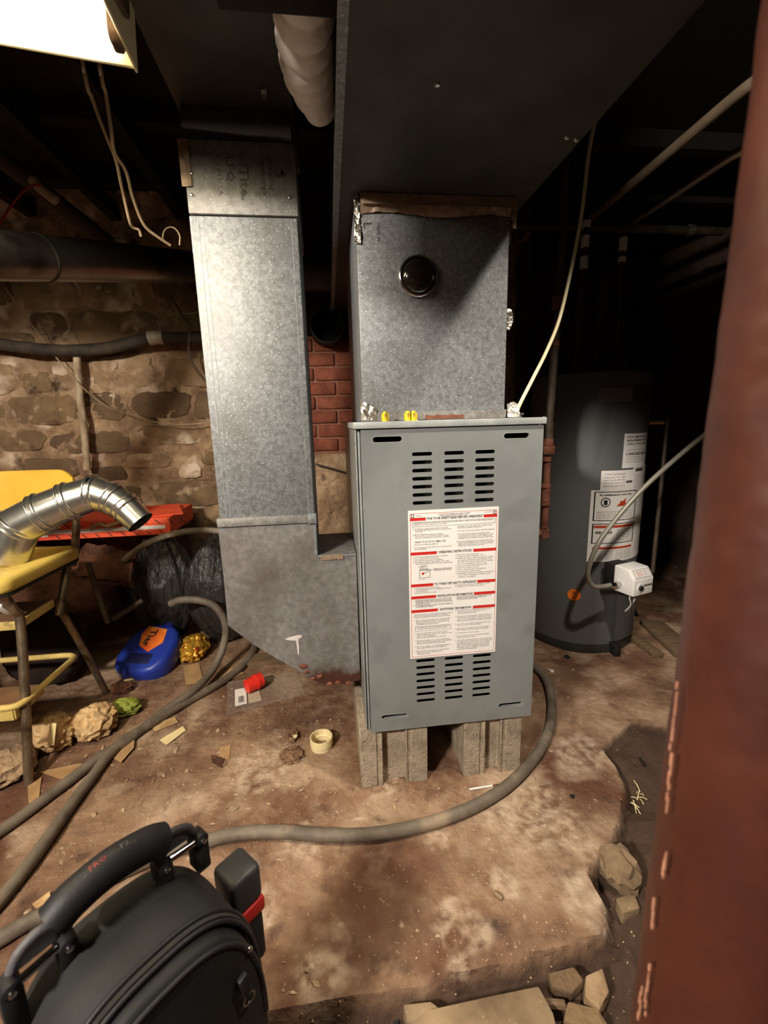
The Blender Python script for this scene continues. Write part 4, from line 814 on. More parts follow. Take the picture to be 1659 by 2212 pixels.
small('black_bit', 1225, 1420, [(.012, 0), (.010, .006), (.004, .008)], BLACKD, 'black crumb at the foot of the water heater', 'crumb')
p = at(672, 1611, 'z', .02)
small('pale_chip', 638, 1592, [(.007, 0), (.007, .003), (.003, .004)], PALEP, 'pale chip lying on the small dirt clump', 'chip', lift=.016)
# pvc coupling
pc = at(695, 1612, 'z', 0); pc.z = floor_z(pc.x, pc.y)
pv = thing('pvc_coupling', 'cream pvc pipe coupling standing on the floor', 'coupling', tuple(pc))
MB().lathe([(.033, 0), (.033, .012), (.0355, .013), (.0355, .035), (.035, .0365), (.0315, .0365), (.031, .035), (.031, .018), (.027, .017), (.027, .001)], pc, (0, 0, 1), 40, close=True).build('ring', PVC, pv, smooth=45)
# clear package + red cap
pk = [at(*q, 'z', .001) for q in ((490, 1545), (660, 1500), (640, 1452), (492, 1476))]
pkt = thing('plastic_package', 'clear dusty clamshell package lying flat on the floor', 'package', tuple(pk[0]))
zf = max(floor_z(q.x, q.y) for q in pk) + .0015
MB().add([(q.x, q.y, zf) for q in pk] + [(q.x, q.y, zf + .001) for q in pk], [(3, 2, 1, 0), (4, 5, 6, 7)] + [(i, (i + 1) % 4, 4 + (i + 1) % 4, 4 + i) for i in range(4)]).build('shell', CLEAR, pkt, smooth=0)
def pkf(u, v, h=.0022): a = pk[0].lerp(pk[1], u); b_ = pk[3].lerp(pk[2], u); q = a.lerp(b_, v); return (q.x, q.y, zf + h)
MB().tube([pkf(0, 0, .001), pkf(1, 0, .001), pkf(1, 1, .001), pkf(0, 1, .001), pkf(0, 0, .001)], .0014, 5).build('rim', CLEAR, pkt)
MB().tube(spline([pkf(.45, .9), pkf(.62, .85), pkf(.72, .6), pkf(.74, .2)], 5), .002, 5).build('moulded_ridge', CLEAR, pkt)
lbp = MB().add([pkf(.10, .16), pkf(.25, .16), pkf(.25, .70), pkf(.10, .70)], [(0, 1, 2, 3)]).build('price_label', WHITE, pkt, smooth=0)
bc = MB(); random.seed(3); u = .145
while u < .215:
    w = random.choice((.0022, .0038)); bc.add([pkf(u, .24, .0026), pkf(u + w, .24, .0026), pkf(u + w, .44, .0026), pkf(u, .44, .0026)], [(0, 1, 2, 3)]); u += w + random.choice((.002, .004))
bc.build('barcode', INK, lbp, smooth=0)
MB().add([pkf(.27, .14), pkf(.44, .14), pkf(.42, .5), pkf(.27, .52)], [(0, 1, 2, 3)]).build('paper_remnant', M('worn grey paper', (176, 160, 140), (196, 180, 160), rough=.8), pkt, smooth=0)
rc0 = at(532, 1486, 'z', .03); rc1 = at(566, 1470, 'z', .03); ax = (rc1 - rc0); ax.z = .002; L_ = ax.length; ax.normalize()
rc0.z = zf + .031; rcp = thing('bottle_cap', 'bright red ribbed plastic cap lying on the clear package', 'cap', tuple(rc0))
def capmesh():
    mb = MB(); n = 48; prof = [(.0225, 0), (.0245, .001), (.0260, L_ * .55), (.0295, L_ * .56), (.0300, L_ * .66), (.0275, L_ * .68), (.0270, L_ * .97), (.024, L_)]
    X = ax.cross(Vector((0, 0, 1))).normalized(); Y = ax.cross(X); vs = []
    for i, (r, h) in enumerate(prof):
        for k in range(n):
            q = r * (1 + (.03 if (k % 2 and 0 < i < 3) else 0)); vs.append(rc0 + ax * h + (X * cos(2 * pi * k / n) + Y * sin(2 * pi * k / n)) * q)
    m = len(prof); fs = [(i * n + k, i * n + (k + 1) % n, (i + 1) * n + (k + 1) % n, (i + 1) * n + k) for i in range(m - 1) for k in range(n)]
    return mb.add(vs, fs + [tuple(range(n))[::-1], tuple((m - 1) * n + k for k in range(n))])
capmesh().build('body', REDP, rcp, smooth=25)
# rubble in the broken gap
random.seed(11)
def rub(pxs, th, label, z0=-.040, mat=SLAB2, seed=0):
    P = [at(px, py, 'z', z0 + th) for px, py in pxs]; n = len(P)
    MB().add([(q.x, q.y, z0) for q in P] + [(q.x + random.uniform(-.002, .002), q.y, z0 + th + random.uniform(-.004, .004)) for q in P], [tuple(range(n))[::-1], tuple(range(n, 2 * n))] + [(i, (i + 1) % n, n + (i + 1) % n, n + i) for i in range(n)]).build('rubble_slab', mat, bevel=.004, label=label, cat='stone')
rub([(880, 2215), (920, 2180), (1060, 2150), (1165, 2128), (1195, 2190), (1215, 2260), (1000, 2290), (870, 2290)], .045, 'large flat concrete slab piece at the bottom edge')
rub([(868, 2172), (930, 2162), (958, 2178), (950, 2200), (880, 2208)], .03, 'small concrete chunk left of the large slab piece')
rub([(1185, 2100), (1240, 2088), (1262, 2118), (1235, 2146), (1192, 2130)], .03, 'dark angular stone right of the large slab piece', mat=STONE[1])
rub([(1262, 2110), (1300, 2090), (1318, 2140), (1296, 2178), (1262, 2150)], .04, 'brownish stone wedged in the gap by the column foot', mat=STONE[2])
rub([(1225, 2160), (1290, 2180), (1320, 2215), (1260, 2230), (1215, 2200)], .03, 'stone chip under the column foot at the bottom', mat=STONE[0])
rub([(1330, 1940), (1370, 1925), (1385, 1960), (1345, 1975)], .03, 'small grey chip below the rounded rubble stone', mat=SLAB2)
random.seed(5)
# tuft of pale straw in the gap
tf = MB()
for i in range(10):
    p = at(1375 + random.uniform(-12, 12), 1715 + random.uniform(-25, 25), 'z', 0); p.z = floor_z(p.x, p.y) + .004; q = p + Vector((random.uniform(-.015, .015), random.uniform(-.03, .03), random.uniform(.001, .02)))
    tf.tube([p, p.lerp(q, .5) + Vector((0, 0, .004)), q], .0012, 4)
tf.build('straw_tuft', PALEP, label='tuft of pale dry straw beside the red column', cat='straw', kind='stuff')
# grit
gr = MB()
for i in range(1500):
    px = random.uniform(120, 1380); py = random.uniform(1450, 2200); q = at(px, py, 'z', 0)
    if not (-1.3 < q.x < 1.2 and -.7 < q.y < 1.1): continue
    if -.04 < q.x < .44 and q.y > .01 and q.y < .72: continue
    s_ = random.uniform(.0008, .0024) * (2 if random.random() < .04 else 1); zz = floor_z(q.x, q.y)
    gr.add([(q.x + s_ * a * random.uniform(.5, 1.4), q.y + s_ * b * random.uniform(.5, 1.4), zz + s_ * c * .7) for a, b, c in ((-1, -1, 0), (1, -1, 0), (0, 1, 0), (0, 0, 1.2))], [(0, 1, 3), (1, 2, 3), (2, 0, 3), (0, 2, 1)])
for i in range(260):
    px = random.uniform(60, 900) if i < 170 else random.uniform(60, 700); py = random.uniform(1480, 1760) if i < 170 else random.uniform(1480, 2180); q = at(px, py, 'z', 0)
    if (-.06 < q.x < .46 and q.y > -.01) or q.y > 1: continue
    a = random.uniform(0, 6.28); L_ = random.uniform(.003, .011); w_ = L_ * random.uniform(.2, .6); zz = floor_z(q.x, q.y) + .0008; d1 = Vector((cos(a), sin(a), random.uniform(-.1, .3))); d2 = Vector((-sin(a), cos(a), random.uniform(-.3, .3))); q.z = zz + .001
    gr.add([q - d1 * L_, q + d2 * w_, q + d1 * L_, q - d2 * w_ + Vector((0, 0, .0015))], [(0, 1, 2), (0, 2, 3)])
gr.build('floor_grit', GRIT, smooth=0, label='loose crumbs and grit scattered over the concrete floor', cat='grit', kind='stuff')

# ================================================================ GAS PIPE BESIDE THE FURNACE
gp = thing('gas_pipe', 'rust brown iron gas pipe with fittings rising right of the furnace', 'pipe', tuple(at(1175, 1160, 'y', .38)))
def G(px, py): return at(px, py, 'y', .38)
MB().tube([G(1222, 300), G(1217, 480), G(1204, 690)], .0115, 14).build('upper_pipe', BPIPE, gp, smooth=60)
MB().tube([G(1204, 688), G(1194, 800), G(1185, 925)], .0135, 14).build('middle_pipe', BPIPE, gp, smooth=60)
MB().tube([G(1206, 640), G(1203, 668)], .017, 12).build('coupling', RPIPE, gp, smooth=60)
MB().tube([G(1199, 735), G(1198, 748)], .0145, 12).build('coupling', RPIPE, gp, smooth=60)
MB().tube([G(1186, 910), G(1185, 948)], .015, 12).build('coupling', BPIPE, gp, smooth=60)
MB().tube([G(1184, 948), G(1183, 962)], .017, 12).build('coupling', RPIPE, gp, smooth=60)
u0 = G(1183, 972); MB().lathe([(.023, -.014), (.023, .014)], u0, (.02, 0, 1), 6).build('union_nut', RPIPE, gp, bevel=.002)
MB().tube([G(1182, 985), G(1176, 1140)], .0125, 14).build('lower_pipe', RPIPE, gp, smooth=60)
for y0, y1, r in ((1045, 1053, .017), (1083, 1091, .017), (1142, 1160, .017), (986, 996, .0165)):
    MB().tube([G(1180 - (y0 - 985) * .03, y0), G(1180 - (y1 - 985) * .03, y1)], r, 12).build('coupling', RPIPE, gp, smooth=60)
MB().tube([G(1179, 1054), G(1177, 1082)], .0155, 12).build('coupling', RPIPE, gp, smooth=60)
MB().tube([G(1175, 1152), G(1175, 1152) + Vector((-.203, 0, 0))], .0125, 12).build('branch_pipe', RPIPE, gp, smooth=60)
# white cable into the furnace top
cc = (.421, .10, 1.0)
wc = thing('cable', 'cream sheathed electric cable rising from the furnace top right corner', 'cable', cc)
MB().tube(spline([(.421, .10, 1.003), at(1120, 880, 'y', .10), at(1150, 820, 'y', .12), at(1180, 760, 'y', .15), at(1208, 690, 'y', .18), at(1232, 590, 'y', .2), at(1252, 490, 'y', .2), at(1262, 420, 'y', .2), at(1272, 330, 'y', .2), at(1290, 240, 'y', .2), at(1310, 150, 'y', .2)], 10), .0050, 12).build('sheath', CABLE, wc, smooth=60)
MB().lathe([(.013, 0), (.013, .004), (.009, .005), (.009, .012)], cc, (0, 0, 1), 14).obox((cc[0], cc[1], 1.010), (.016, 0, 0), (0, .004, 0), (0, 0, .003)).build('clamp', SCREWM, wc)
tape(lambda u, v: (.388 + .024 * u - .006 * v, .086 - .02 * u, 1.002 + .038 * v * (1 - .3 * abs(u - .5))), 10, 12, .008, 41, FOIL, 'foil_scrap', None).name = 'foil_tape_scrap'
o = bpy.data.objects['foil_tape_scrap']; tag(o, 'crumpled foil tape scrap standing at the base of the plenum, right side', 'tape')

# ================================================================ WATER HEATER
HC = Vector((1.055, .82, 0)); HR = .235; HT = 1.17
wh = thing('water_heater', 'dark grey cylindrical gas water heater with warning labels', 'water heater', (HC.x, HC.y, 0))
MB().lathe([(HR, .035), (HR, HT - .02), (HR - .006, HT - .004), (HR - .02, HT), (.02, HT + .004)], HC, (0, 0, 1), 72).build('tank_jacket', HEATER, wh, smooth=40)
MB().lathe([(HR + .003, .0), (HR + .006, .012), (HR + .003, .04), (HR - .002, .042)], HC, (0, 0, 1), 72).build('base_ring', HEATERD, wh, smooth=40)
def cyl(px, py, r=HR):
    d = _w2 + _r3 * ((px - 829.5) / FPX) - _u3 * ((py - 1106) / FPX); o_ = CAMP - HC
    a = d.x ** 2 + d.y ** 2; b = 2 * (o_.x * d.x + o_.y * d.y); c = o_.x ** 2 + o_.y ** 2 - r * r; q = b * b - 4 * a * c
    t = (-b - math.sqrt(max(0, q))) / (2 * a); p = CAMP + d * t
    return math.atan2(p.y - HC.y, p.x - HC.x) % (2 * pi), p.z
def onc(th, z_, r): return (HC.x + r * cos(th), HC.y + r * sin(th), z_)
def patch(p0, p1, name, mat, r=.0012, parent=wh, lab=None, n=12):
    t0, z0 = cyl(*p0); t1, z1 = cyl(*p1)
    return MB().grid(n, 1, lambda u, v: onc(t0 + (t1 - t0) * u, z0 + (z1 - z0) * v, HR + r)).build(name, mat, parent, smooth=30, label=lab), (t0, z0, t1, z1)
def cfr(mb, box_, u0, v0, u1, v1, r=.002, n=6):
    t0, z0, t1, z1 = box_; mb.grid(n, 1, lambda u, v: onc(t0 + (t1 - t0) * (u0 + (u1 - u0) * u), z0 + (z1 - z0) * (v0 + (v1 - v0) * v), HR + r))
def cframe(mb, bx, u0, v0, u1, v1, t=.012, r=.002):
    cfr(mb, bx, u0, v0, u1, v0 + t * .6, r); cfr(mb, bx, u0, v1 - t * .6, u1, v1, r); cfr(mb, bx, u0, v0, u0 + t, v1, r, 1); cfr(mb, bx, u1 - t, v0, u1, v1, r, 1)
def ctext(mb, bx, txt, u, v, size, width, bold=0, r=.0024, center=False):
    t0, z0, t1, z1 = bx; W_ = abs(t1 - t0) * HR; sg = 1 if t1 > t0 else -1
    put_text(mb, txt, u * W_, 0, size, lambda x, y: onc(t0 + sg * x / HR, z0 + (z1 - z0) * v + y, HR + r), bold, width * W_ if width else None, center=center)
lbl1, b1 = patch((1277, 1059), (1397, 1196), 'warning_label', WHITE, lab='large white warning label with black-framed pictograms')
k1 = MB(); r1 = MB()
cframe(k1, b1, .04, .02, .66, .42, .016); cframe(k1, b1, .04, .46, .66, .74, .016)
cfr(r1, b1, .06, .485, .64, .52); cfr(r1, b1, .06, .79, .64, .82)
ctext(k1, b1, 'FLAMMABLE VAPORS', .33, .075, .009, .45, .02, center=True)
t0, z0 = cyl(1308, 1085); k1.lathe([(.019, 0), (.019, .0008), (.016, .0008), (.016, 0)], onc(t0, z0, HR + .0015), (cos(t0), sin(t0), 0), 24, close=True)
k1.prism([(-.007, -.010), (.007, -.010), (.007, .006), (.003, .010), (-.007, .008)], lambda a, b: onc(t0 + a / HR, z0 + b, HR + .002), lambda a, b: onc(t0 + a / HR, z0 + b, HR + .003))
t2, z2 = cyl(1343, 1085)
r1.prism([(-.024, -.014), (.022, -.014), (.018, -.004), (.014, .004), (.019, .018), (.006, .008), (.0, .004), (-.006, .009), (-.010, -.002)], lambda a, b: onc(t2 + a / HR, z2 + b, HR + .002), lambda a, b: onc(t2 + a / HR, z2 + b, HR + .003))
for j, t in enumerate(('Vapors from flammable liquids will explode and', 'catch fire causing death or severe burns.', 'Keep flammable products away from heater.', 'Read and follow water heater warnings.')): ctext(k1, b1, t, .08, .30 + j * .028, .0055, .52)
for j, t in enumerate(('Burn hazard', 'Hot surfaces', 'and hot water', 'Set low to', 'avoid injury')): ctext(k1, b1, t, .36, .56 + j * .035, .0055, .26)
ctext(k1, b1, '00-340', .08, .60, .016, .22, .03)
for j in range(5): ctext(k1, b1, 'Before draining or servicing the unit', .06, .85 + j * .028, .005, .27); ctext(k1, b1, 'turn off the gas supply and burner', .37, .85 + j * .028, .005, .27)
for j in range(24): ctext(k1, b1, ('For your safety read before lighting', 'If you do not follow these exactly a', 'fire or explosion may result causing')[j % 3], .70, .06 + j * .036, .005, .27)
k1.build('black_print', INK, lbl1, smooth=0); r1.build('red_print', M('red brown print', (176, 60, 30), (190, 70, 36), rough=.6), lbl1, smooth=0)
lbl2, b2 = patch((1299, 1017), (1366, 1058), 'rating_plate', WHITE, lab='white rating plate above the warning label')
k2 = MB()
for j, t in enumerate(('AUTOMATIC STORAGE WATER HEATER', 'Capacity  40  Gal.', 'Input  36,000  BTU/HR', 'Recovery rating  36.5', 'Max working pressure 150 PSI')): ctext(k2, b2, t, .08, .2 + j * .14, .006, .6)
cfr(k2, b2, .72, .52, .94, .62)
k2.build('print', INKG, lbl2, smooth=0)
lbl3, b3 = patch((1349, 937), (1391, 1006), 'notice_label', WHITE, lab='small white notice label highest on the jacket')
k3 = MB()
for j, t in enumerate(('FOR SERVICE OR', 'REPLACEMENT PARTS', 'CALL TOLL FREE')): ctext(k3, b3, t, .5, .12 + j * .1, .009, .84, .02, center=True)
for j in range(6): ctext(k3, b3, 'model and serial numbers of the unit', .1, .48 + j * .07, .005, .8)
ctext(k3, b3, '1-800-432-8373', .5, .62, .012, .86, .02, center=True)
k3.build('print', INKG, lbl3, smooth=0)
lbl4, b4 = patch((1368, 1008), (1404, 1196), 'instruction_strip', WHITE, r=.0006, lab='tall white instruction strip at the right of the labels')
k4 = MB(); cfr(k4, b4, .1, .02, .5, .05)
for j in range(22): ctext(k4, b4, ('Smell all around the area', 'for gas. Set thermostat'
 , 'Turn the knob to OFF')[j % 3], .1, .09 + j * .022, .0045, .8)
k4.build('print', INKG, lbl4, smooth=0)
to, zo = cyl(1240, 1285)
stk = MB().lathe([(.026, 0), (.026, .0008)], onc(to, zo, HR + .0005), (cos(to), sin(to), 0), 24).build('orange_sticker', ORANGE, wh, smooth=0, label='round orange sticker low on the jacket')
k5 = MB()
for j, (t, w, v) in enumerate((('IN CASE OF FIRE', .030, .010), ('OR LEAK', .016, .002), ('CALL', .012, -.016))): put_text(k5, t, 0, v, .007, lambda x, y: onc(to + x / HR, zo + y, HR + .0018), .02, w, center=True)
k5.build('print', INK, stk, smooth=0)
# upper jacket plates
patch((1294, 838), (1365, 868), 'badge_plate', M('grey badge', (104, 102, 98), (116, 114, 110), rough=.35), r=.003, lab='faint grey badge plate near the top')
patch((1370, 834), (1412, 868), 'badge_plate', M('dim badge', (60, 58, 56), (70, 68, 66), rough=.4), r=.003)
# lower access door and outer cover
tA, zA = cyl(1326, 1322); tB, zB = cyl(1358, 1388)
dv = MB().grid(8, 1, lambda u, v: onc(tA + (tB - tA) * u, .055 + (.205) * v, HR + .012)); dv.grid(8, 1, lambda u, v: onc(tA + (tB - tA) * u, .055 + .205 * v, HR))
dv.f += []
dv.build('burner_cover', HEATER, wh, smooth=30)
MB().box(*(lambda p: (p.x - .014, p.x + .014, p.y - .03, p.y + .02, 0, .05))(at(1325, 1412, 'z', .0))).build('drain_foot', BLACKD, wh, bevel=.004)
tq, zq = cyl(1240, 1330)
# control valve box
vc = at(1368, 1250, 'y', .47); vb = thing('gas_control_valve', 'white gas control valve box on the lower front of the water heater', 'valve', tuple(vc))
n_ = Vector((.28, -.96, 0)).normalized(); tdir = Vector((.96, .28, 0)).normalized()
X_, Y_, Z_ = tdir * .054, n_ * .045, Vector((0, 0, .052))
bodyp = [(-.045, -.052), (.045, -.052), (.045, .014), (.020, .05), (-.045, .052)]
MB().prism(bodyp, lambda a, b: vc + n_ * a - tdir * .054 + Vector((0, 0, b)), lambda a, b: vc + n_ * a + tdir * .054 + Vector((0, 0, b))).build('housing', WHITEP, vb, bevel=.006, seg=3)
MB().obox(vc - n_ * .07 + Vector((0, 0, -.004)), tdir * .040, n_ * .035, Vector((0, 0, .05))).build('valve_body', BLACKD, vb, bevel=.006)
kc = vc + n_ * .0455 + tdir * -.018 + Vector((0, 0, -.020))
MB().lathe([(.011, 0), (.0105, .006), (.009, .008)], kc, tuple(n_), 20).build('knob', BLACKD, vb)
MB().lathe([(.019, 0), (.019, .002)], kc, tuple(n_), 24).build('knob_plate', WHITEP, vb)
MB().obox(vc + n_ * .0455 + tdir * .022 + Vector((0, 0, -.012)), tdir * .027, n_ * .002, Vector((0, 0, .0018))).build('slot_line', INKG, vb)
sl = (Vector((0, 0, .036)) - n_ * .025); up_ = (Vector((0, 0, 1)) * .036 - n_ * .025).normalized(); nf = tdir.cross(up_).normalized(); nf = nf if nf.dot(n_) > 0 else -nf
lc = vc + n_ * .0325 + Vector((0, 0, .032)) + nf * .0006
fr = MB().obox(lc, tdir * .043, up_ * .0175, nf * .0008).build('rating_sticker', WHITE, vb, bevel=.0005, seg=1)
kv = MB()
def vf(x, y): return lc + tdir * (x - .040) + up_ * (y) + nf * .0012
for s_ in (-1, 1): kv.obox(lc + up_ * .0155 * s_ + nf * .001, tdir * .041, up_ * .0006, nf * .0002); kv.obox(lc + tdir * .041 * s_ + nf * .001, tdir * .0006, up_ * .0155, nf * .0002)
for j in range(4): put_text(kv, ('PILOT  ON', 'HOT', 'A B C', 'VERY HOT')[j], .052, .008 - j * .006, .005, vf, .01, .022)
kv.build('sticker_print', INK, fr, smooth=0)
MB().obox(lc - tdir * .012 + nf * .001, tdir * .018, up_ * .011, nf * .0003).build('sticker_panel', M('pale pink panel', (214, 190, 186), (220, 198, 192), rough=.6), fr)
for i in range(3):
    s0 = vc + Vector((0, 0, -.05)) + tdir * (-.004 + i * .008) - n_ * .004
    MB().tube(spline([s0, s0 + Vector((-.004 + .006 * i, -.004, -.03)), s0 + Vector((.006 - .004 * i, 0, -.06)), s0 + Vector((0, .02, -.095))], 6), .0026, 8).build('lead_wire', (WHITEP, INKG, WHITEP)[i], vb, smooth=60)
# flexible gas line
gl = thing('gas_connector', 'coated flexible gas line looping into the water heater valve', 'gas line', tuple(at(1335, 1265, 'y', .47)))
gpts = [at(1540, 925, 'y', .50), at(1490, 965, 'y', .48), at(1430, 1017, 'y', .46), at(1380, 1065, 'y', .45), at(1330, 1122, 'y', .44), at(1295, 1170, 'y', .44), at(1275, 1215, 'y', .45), at(1270, 1248, 'y', .46), at(1282, 1266, 'y', .465), at(1302, 1267, 'y', .47), at(1322, 1263, 'y', .47)]
MB().tube(spline(gpts, 12), .0088, 12, rf=lambda i, k: 1 + .04 * (i % 2)).build('flex_tube', M('grey coated flex', (132, 128, 116), (150, 146, 134), scale=12, rough=.38, metal=.3), gl, smooth=60)
MB().tube([at(1318, 1264, 'y', .47), at(1340, 1262, 'y', .47)], .0135, 6).build('flare_nut', CHROME, gl)
MB().tube([at(1340, 1262, 'y', .47), at(1352, 1260, 'y', .47)], .011, 12).build('adapter', SCREWM, gl)
# pipes on top of the heater
def HP(px, py): return at(px, py, 'y', .85)
tp = thing('cold_water_pipe', 'left water pipe on the heater with white bands near its top', 'pipe', tuple(HP(1243, 815)))
MB().tube([HP(1243, 818), HP(1252, 690)], .013, 14).build('pipe', BPIPE, tp, smooth=60)
MB().tube([HP(1249, 700), HP(1252, 680), HP(1252, 660)], [.022, .022, .014], 14).build('valve_body', BPIPE, tp, smooth=60)
MB().tube([HP(1252, 662), HP(1262, 570), HP(1268, 475)], .012, 14).build('upper_pipe', BPIPE, tp, smooth=60)
for a_, b2_ in (((1261, 582), (1262, 555)), ((1263, 535), (1265, 510)), ((1266, 492), (1268, 478))):
    MB().tube([HP(*a_), HP(*b2_)], .0165, 14).build('white_band', WHITEP, tp, smooth=60)
tp = thing('hot_water_pipe', 'right water pipe on the heater with a white fitting near its top', 'pipe', tuple(HP(1328, 815)))
MB().tube([HP(1328, 818), HP(1336, 700), HP(1342, 560), HP(1347, 505)], .0085, 14).build('pipe', BPIPE, tp, smooth=60)
MB().tube([HP(1345, 542), HP(1347, 514)], .0165, 14).build('white_band', WHITEP, tp, smooth=60)
MB().tube([HP(1343, 566), HP(1344, 556)], .016, 14).build('white_band', WHITEP, tp, smooth=60)
fl_ = thing('draft_flue', 'dim galvanized draft flue rising from the middle of the heater top', 'pipe', tuple(HP(1285, 812)))
MB().tube([HP(1283, 818), HP(1289, 770), HP(1291, 748)], .026, 20).build('lower_section', GALV_DARK, fl_, smooth=60)
MB().tube([HP(1291, 742), HP(1294, 725)], .022, 20).build('joint', GALV_DARK, fl_, smooth=60)
MB().tube(spline([HP(1296, 700), HP(1300, 662), HP(1303, 630), HP(1306, 600)], 4), .026, 20).build('upper_section', GALV_DARK, fl_, smooth=60)
MB().tube([HP(1293, 728), HP(1297, 698)], .017, 14).build('joint', GALV_DARK, fl_, smooth=60)
vt, vz = cyl(1406, 912)
rv = thing('relief_valve', 'brass relief valve with drip pipe on the right side of the heater', 'valve', onc(vt, vz, HR))
q = Vector(onc(-.55, vz, HR)); dq = Vector((cos(-.55), sin(-.55), 0))
MB().tube([q - dq * .002, q + dq * .05], .011, 12).build('nipple', M('old brass', (150, 116, 76), (170, 134, 90), rough=.45, metal=.6), rv)
MB().tube(spline([q + dq * .05, q + dq * .062 + Vector((0, 0, -.004)), q + dq * .065 + Vector((0, 0, -.04)), q + dq * .065 + Vector((0, 0, -.65))], 5), .009, 12).build('drip_pipe', BPIPE, rv, smooth=60)
# overhead pipes at right
hz0, hz1 = at(1120, 488, 'y', 1.0), at(1560, 500, 'y', 1.0)
op = thing('overhead_pipe', 'dark horizontal pipe crossing above the water heater with a bright ring', 'pipe', tuple(hz0))
MB().tube([hz0 - Vector((.05, 0, 0)), hz1], .018, 16).build('pipe', BPIPE, op, smooth=60)
q1, q2 = at(1486, 497, 'y', 1.0), at(1496, 498, 'y', 1.0); MB().tube([q1, q2], .024, 16).build('ring', SCREWM, op, smooth=60)
run('overhead_pipe', [at(1640, 170, 'z', 1.9), at(1591, 206, 'z', 1.9), at(1430, 342, 'z', 1.9), at(1278, 470, 'z', 1.9)], .017, M('dusty overhead pipe', (120, 104, 84), (146, 128, 104), rough=.7, scale=8), 'pale pipe slanting overhead at right, the brighter upper one', 'pipe', k=4)
run('overhead_pipe', [at(1620, 318, 'z', 1.9), at(1571, 344, 'z', 1.9), at(1450, 425, 'z', 1.9), at(1351, 490, 'z', 1.9)], .017, M('dim overhead pipe', (84, 66, 52), (104, 84, 66), rough=.8, scale=8), 'dim brown pipe slanting overhead at right, the lower one', 'pipe', k=4)
# boards behind the heater
for i, (pa, pb, lab) in enumerate((((1375, 1340), (1450, 1410), 'dusty plank on the floor right of the water heater, the farther one'), ((1362, 1365), (1430, 1412), 'broken wood offcut on the floor right of the water heater, nearest it'))):
    a, b_ = at(*pa, 'z', .02), at(*pb, 'z', .02); d = (b_ - a) / 2; nn = Vector((-d.y, d.x, 0)).normalized() * (.05 if i == 0 else .02)
    cc_ = (a + b_) / 2 + nn * (1.3 if i == 0 else -.6); cc_.z = .013
    MB().obox(cc_, d, nn, (0, 0, .011)).build('floor_board', WOOD, bevel=.002, label=lab, cat='board')

# ================================================================ TOOL BAG
BU = Vector((.707, .707, 0)).normalized(); ang = math.atan2(BU.y, BU.x)
bo = Vector((-.355, -.567, 0)); bo.z = min(floor_z(bo.x + a, bo.y + b) for a in (-.12, 0, .12) for b in (-.12, 0, .12)) - .002
bag = thing('tool_bag', 'black zippered tool bag with a big padded handle at lower left', 'bag', tuple(bo), rz=ang)
BL = .126; BH = .425 - bo.z; YF, YB = -.085, .035
def arch(n=40, L=BL, H=BH, e=2.7):
    pts = [(-L, .0)]
    for k in range(n + 1):
        a = pi - pi * k / n; q = (abs(cos(a)) ** e + abs(sin(a)) ** e) ** (-1 / e)
        pts.append((L * q * cos(a), H * .60 + H * .40 * q * sin(a)))
    return pts + [(L, 0)]
def domed(L, H, y0, y1, n=44, m=10, rise=.010):     # upholstered shell: arch section swept across the bag, sides bulging
    mb = MB(); pts = arch(n, L, H)
    def f(u, v):
        i = u * (len(pts) - 1); k = min(int(i), len(pts) - 2); t = i - k
        x = pts[k][0] * (1 - t) + pts[k + 1][0] * t; z_ = pts[k][1] * (1 - t) + pts[k + 1][1] * t
        b = 1 - (2 * v - 1) ** 4; wr = 1 + .010 * noise.noise(Vector((x * 20, v * 3, z_ * 14)))
        return (x * (1 - .05 * (1 - b)) * wr, y0 + (y1 - y0) * v, z_ - (1 - b) * rise if z_ > .01 else z_)
    mb.grid(len(pts) - 1, m, f)
    k0 = len(pts); mb.f += [tuple(range(k0))[::-1], tuple(range(m * k0, (m + 1) * k0))]
    return mb
domed(BL, BH, YF, YB).build('body', BLACKP, bag, local=True, smooth=50)
domed(BL - .010, BH - .012, YF - .028, YF + .004, rise=.014).build('front_pocket', BLACKD, bag, local=True, smooth=50)
def archtube(L, H, y, n=60): return [(a, y, b) for a, b in arch(n, L, H)][1:-1]
for (l_, h_, y_) in ((BL, BH - .002, YF + .006), (BL - .003, BH - .007, YF - .006), (BL - .012, BH - .020, YF - .027)):
    MB().tube(archtube(l_, h_, y_), .0034, 8).build('piping', RUBBER, bag, local=True, smooth=60)
zp = MB(); az = archtube(BL - .001, BH - .003, 0, 260)
for q in az: zp.obox((q[0], YF - .001, q[2]), (.0008, 0, 0), (0, .003, 0), (0, 0, .0008))
tag(zp.build('zipper_teeth', RUBBER, bag, local=True, smooth=0), kind='stuff')
TZ = BH
HZ = .448 - bo.z; hy = .004; HXs = .0785
gripp = spline([(-.060, hy, HZ + .022), (-.04, hy, HZ + .032), (.0, hy, HZ + .038), (.04, hy, HZ + .032), (.060, hy, HZ + .022)], 8)
MB().tube(gripp, [.0205] * len(gripp), 18).build('grip', RUBBER, bag, local=True, smooth=60)
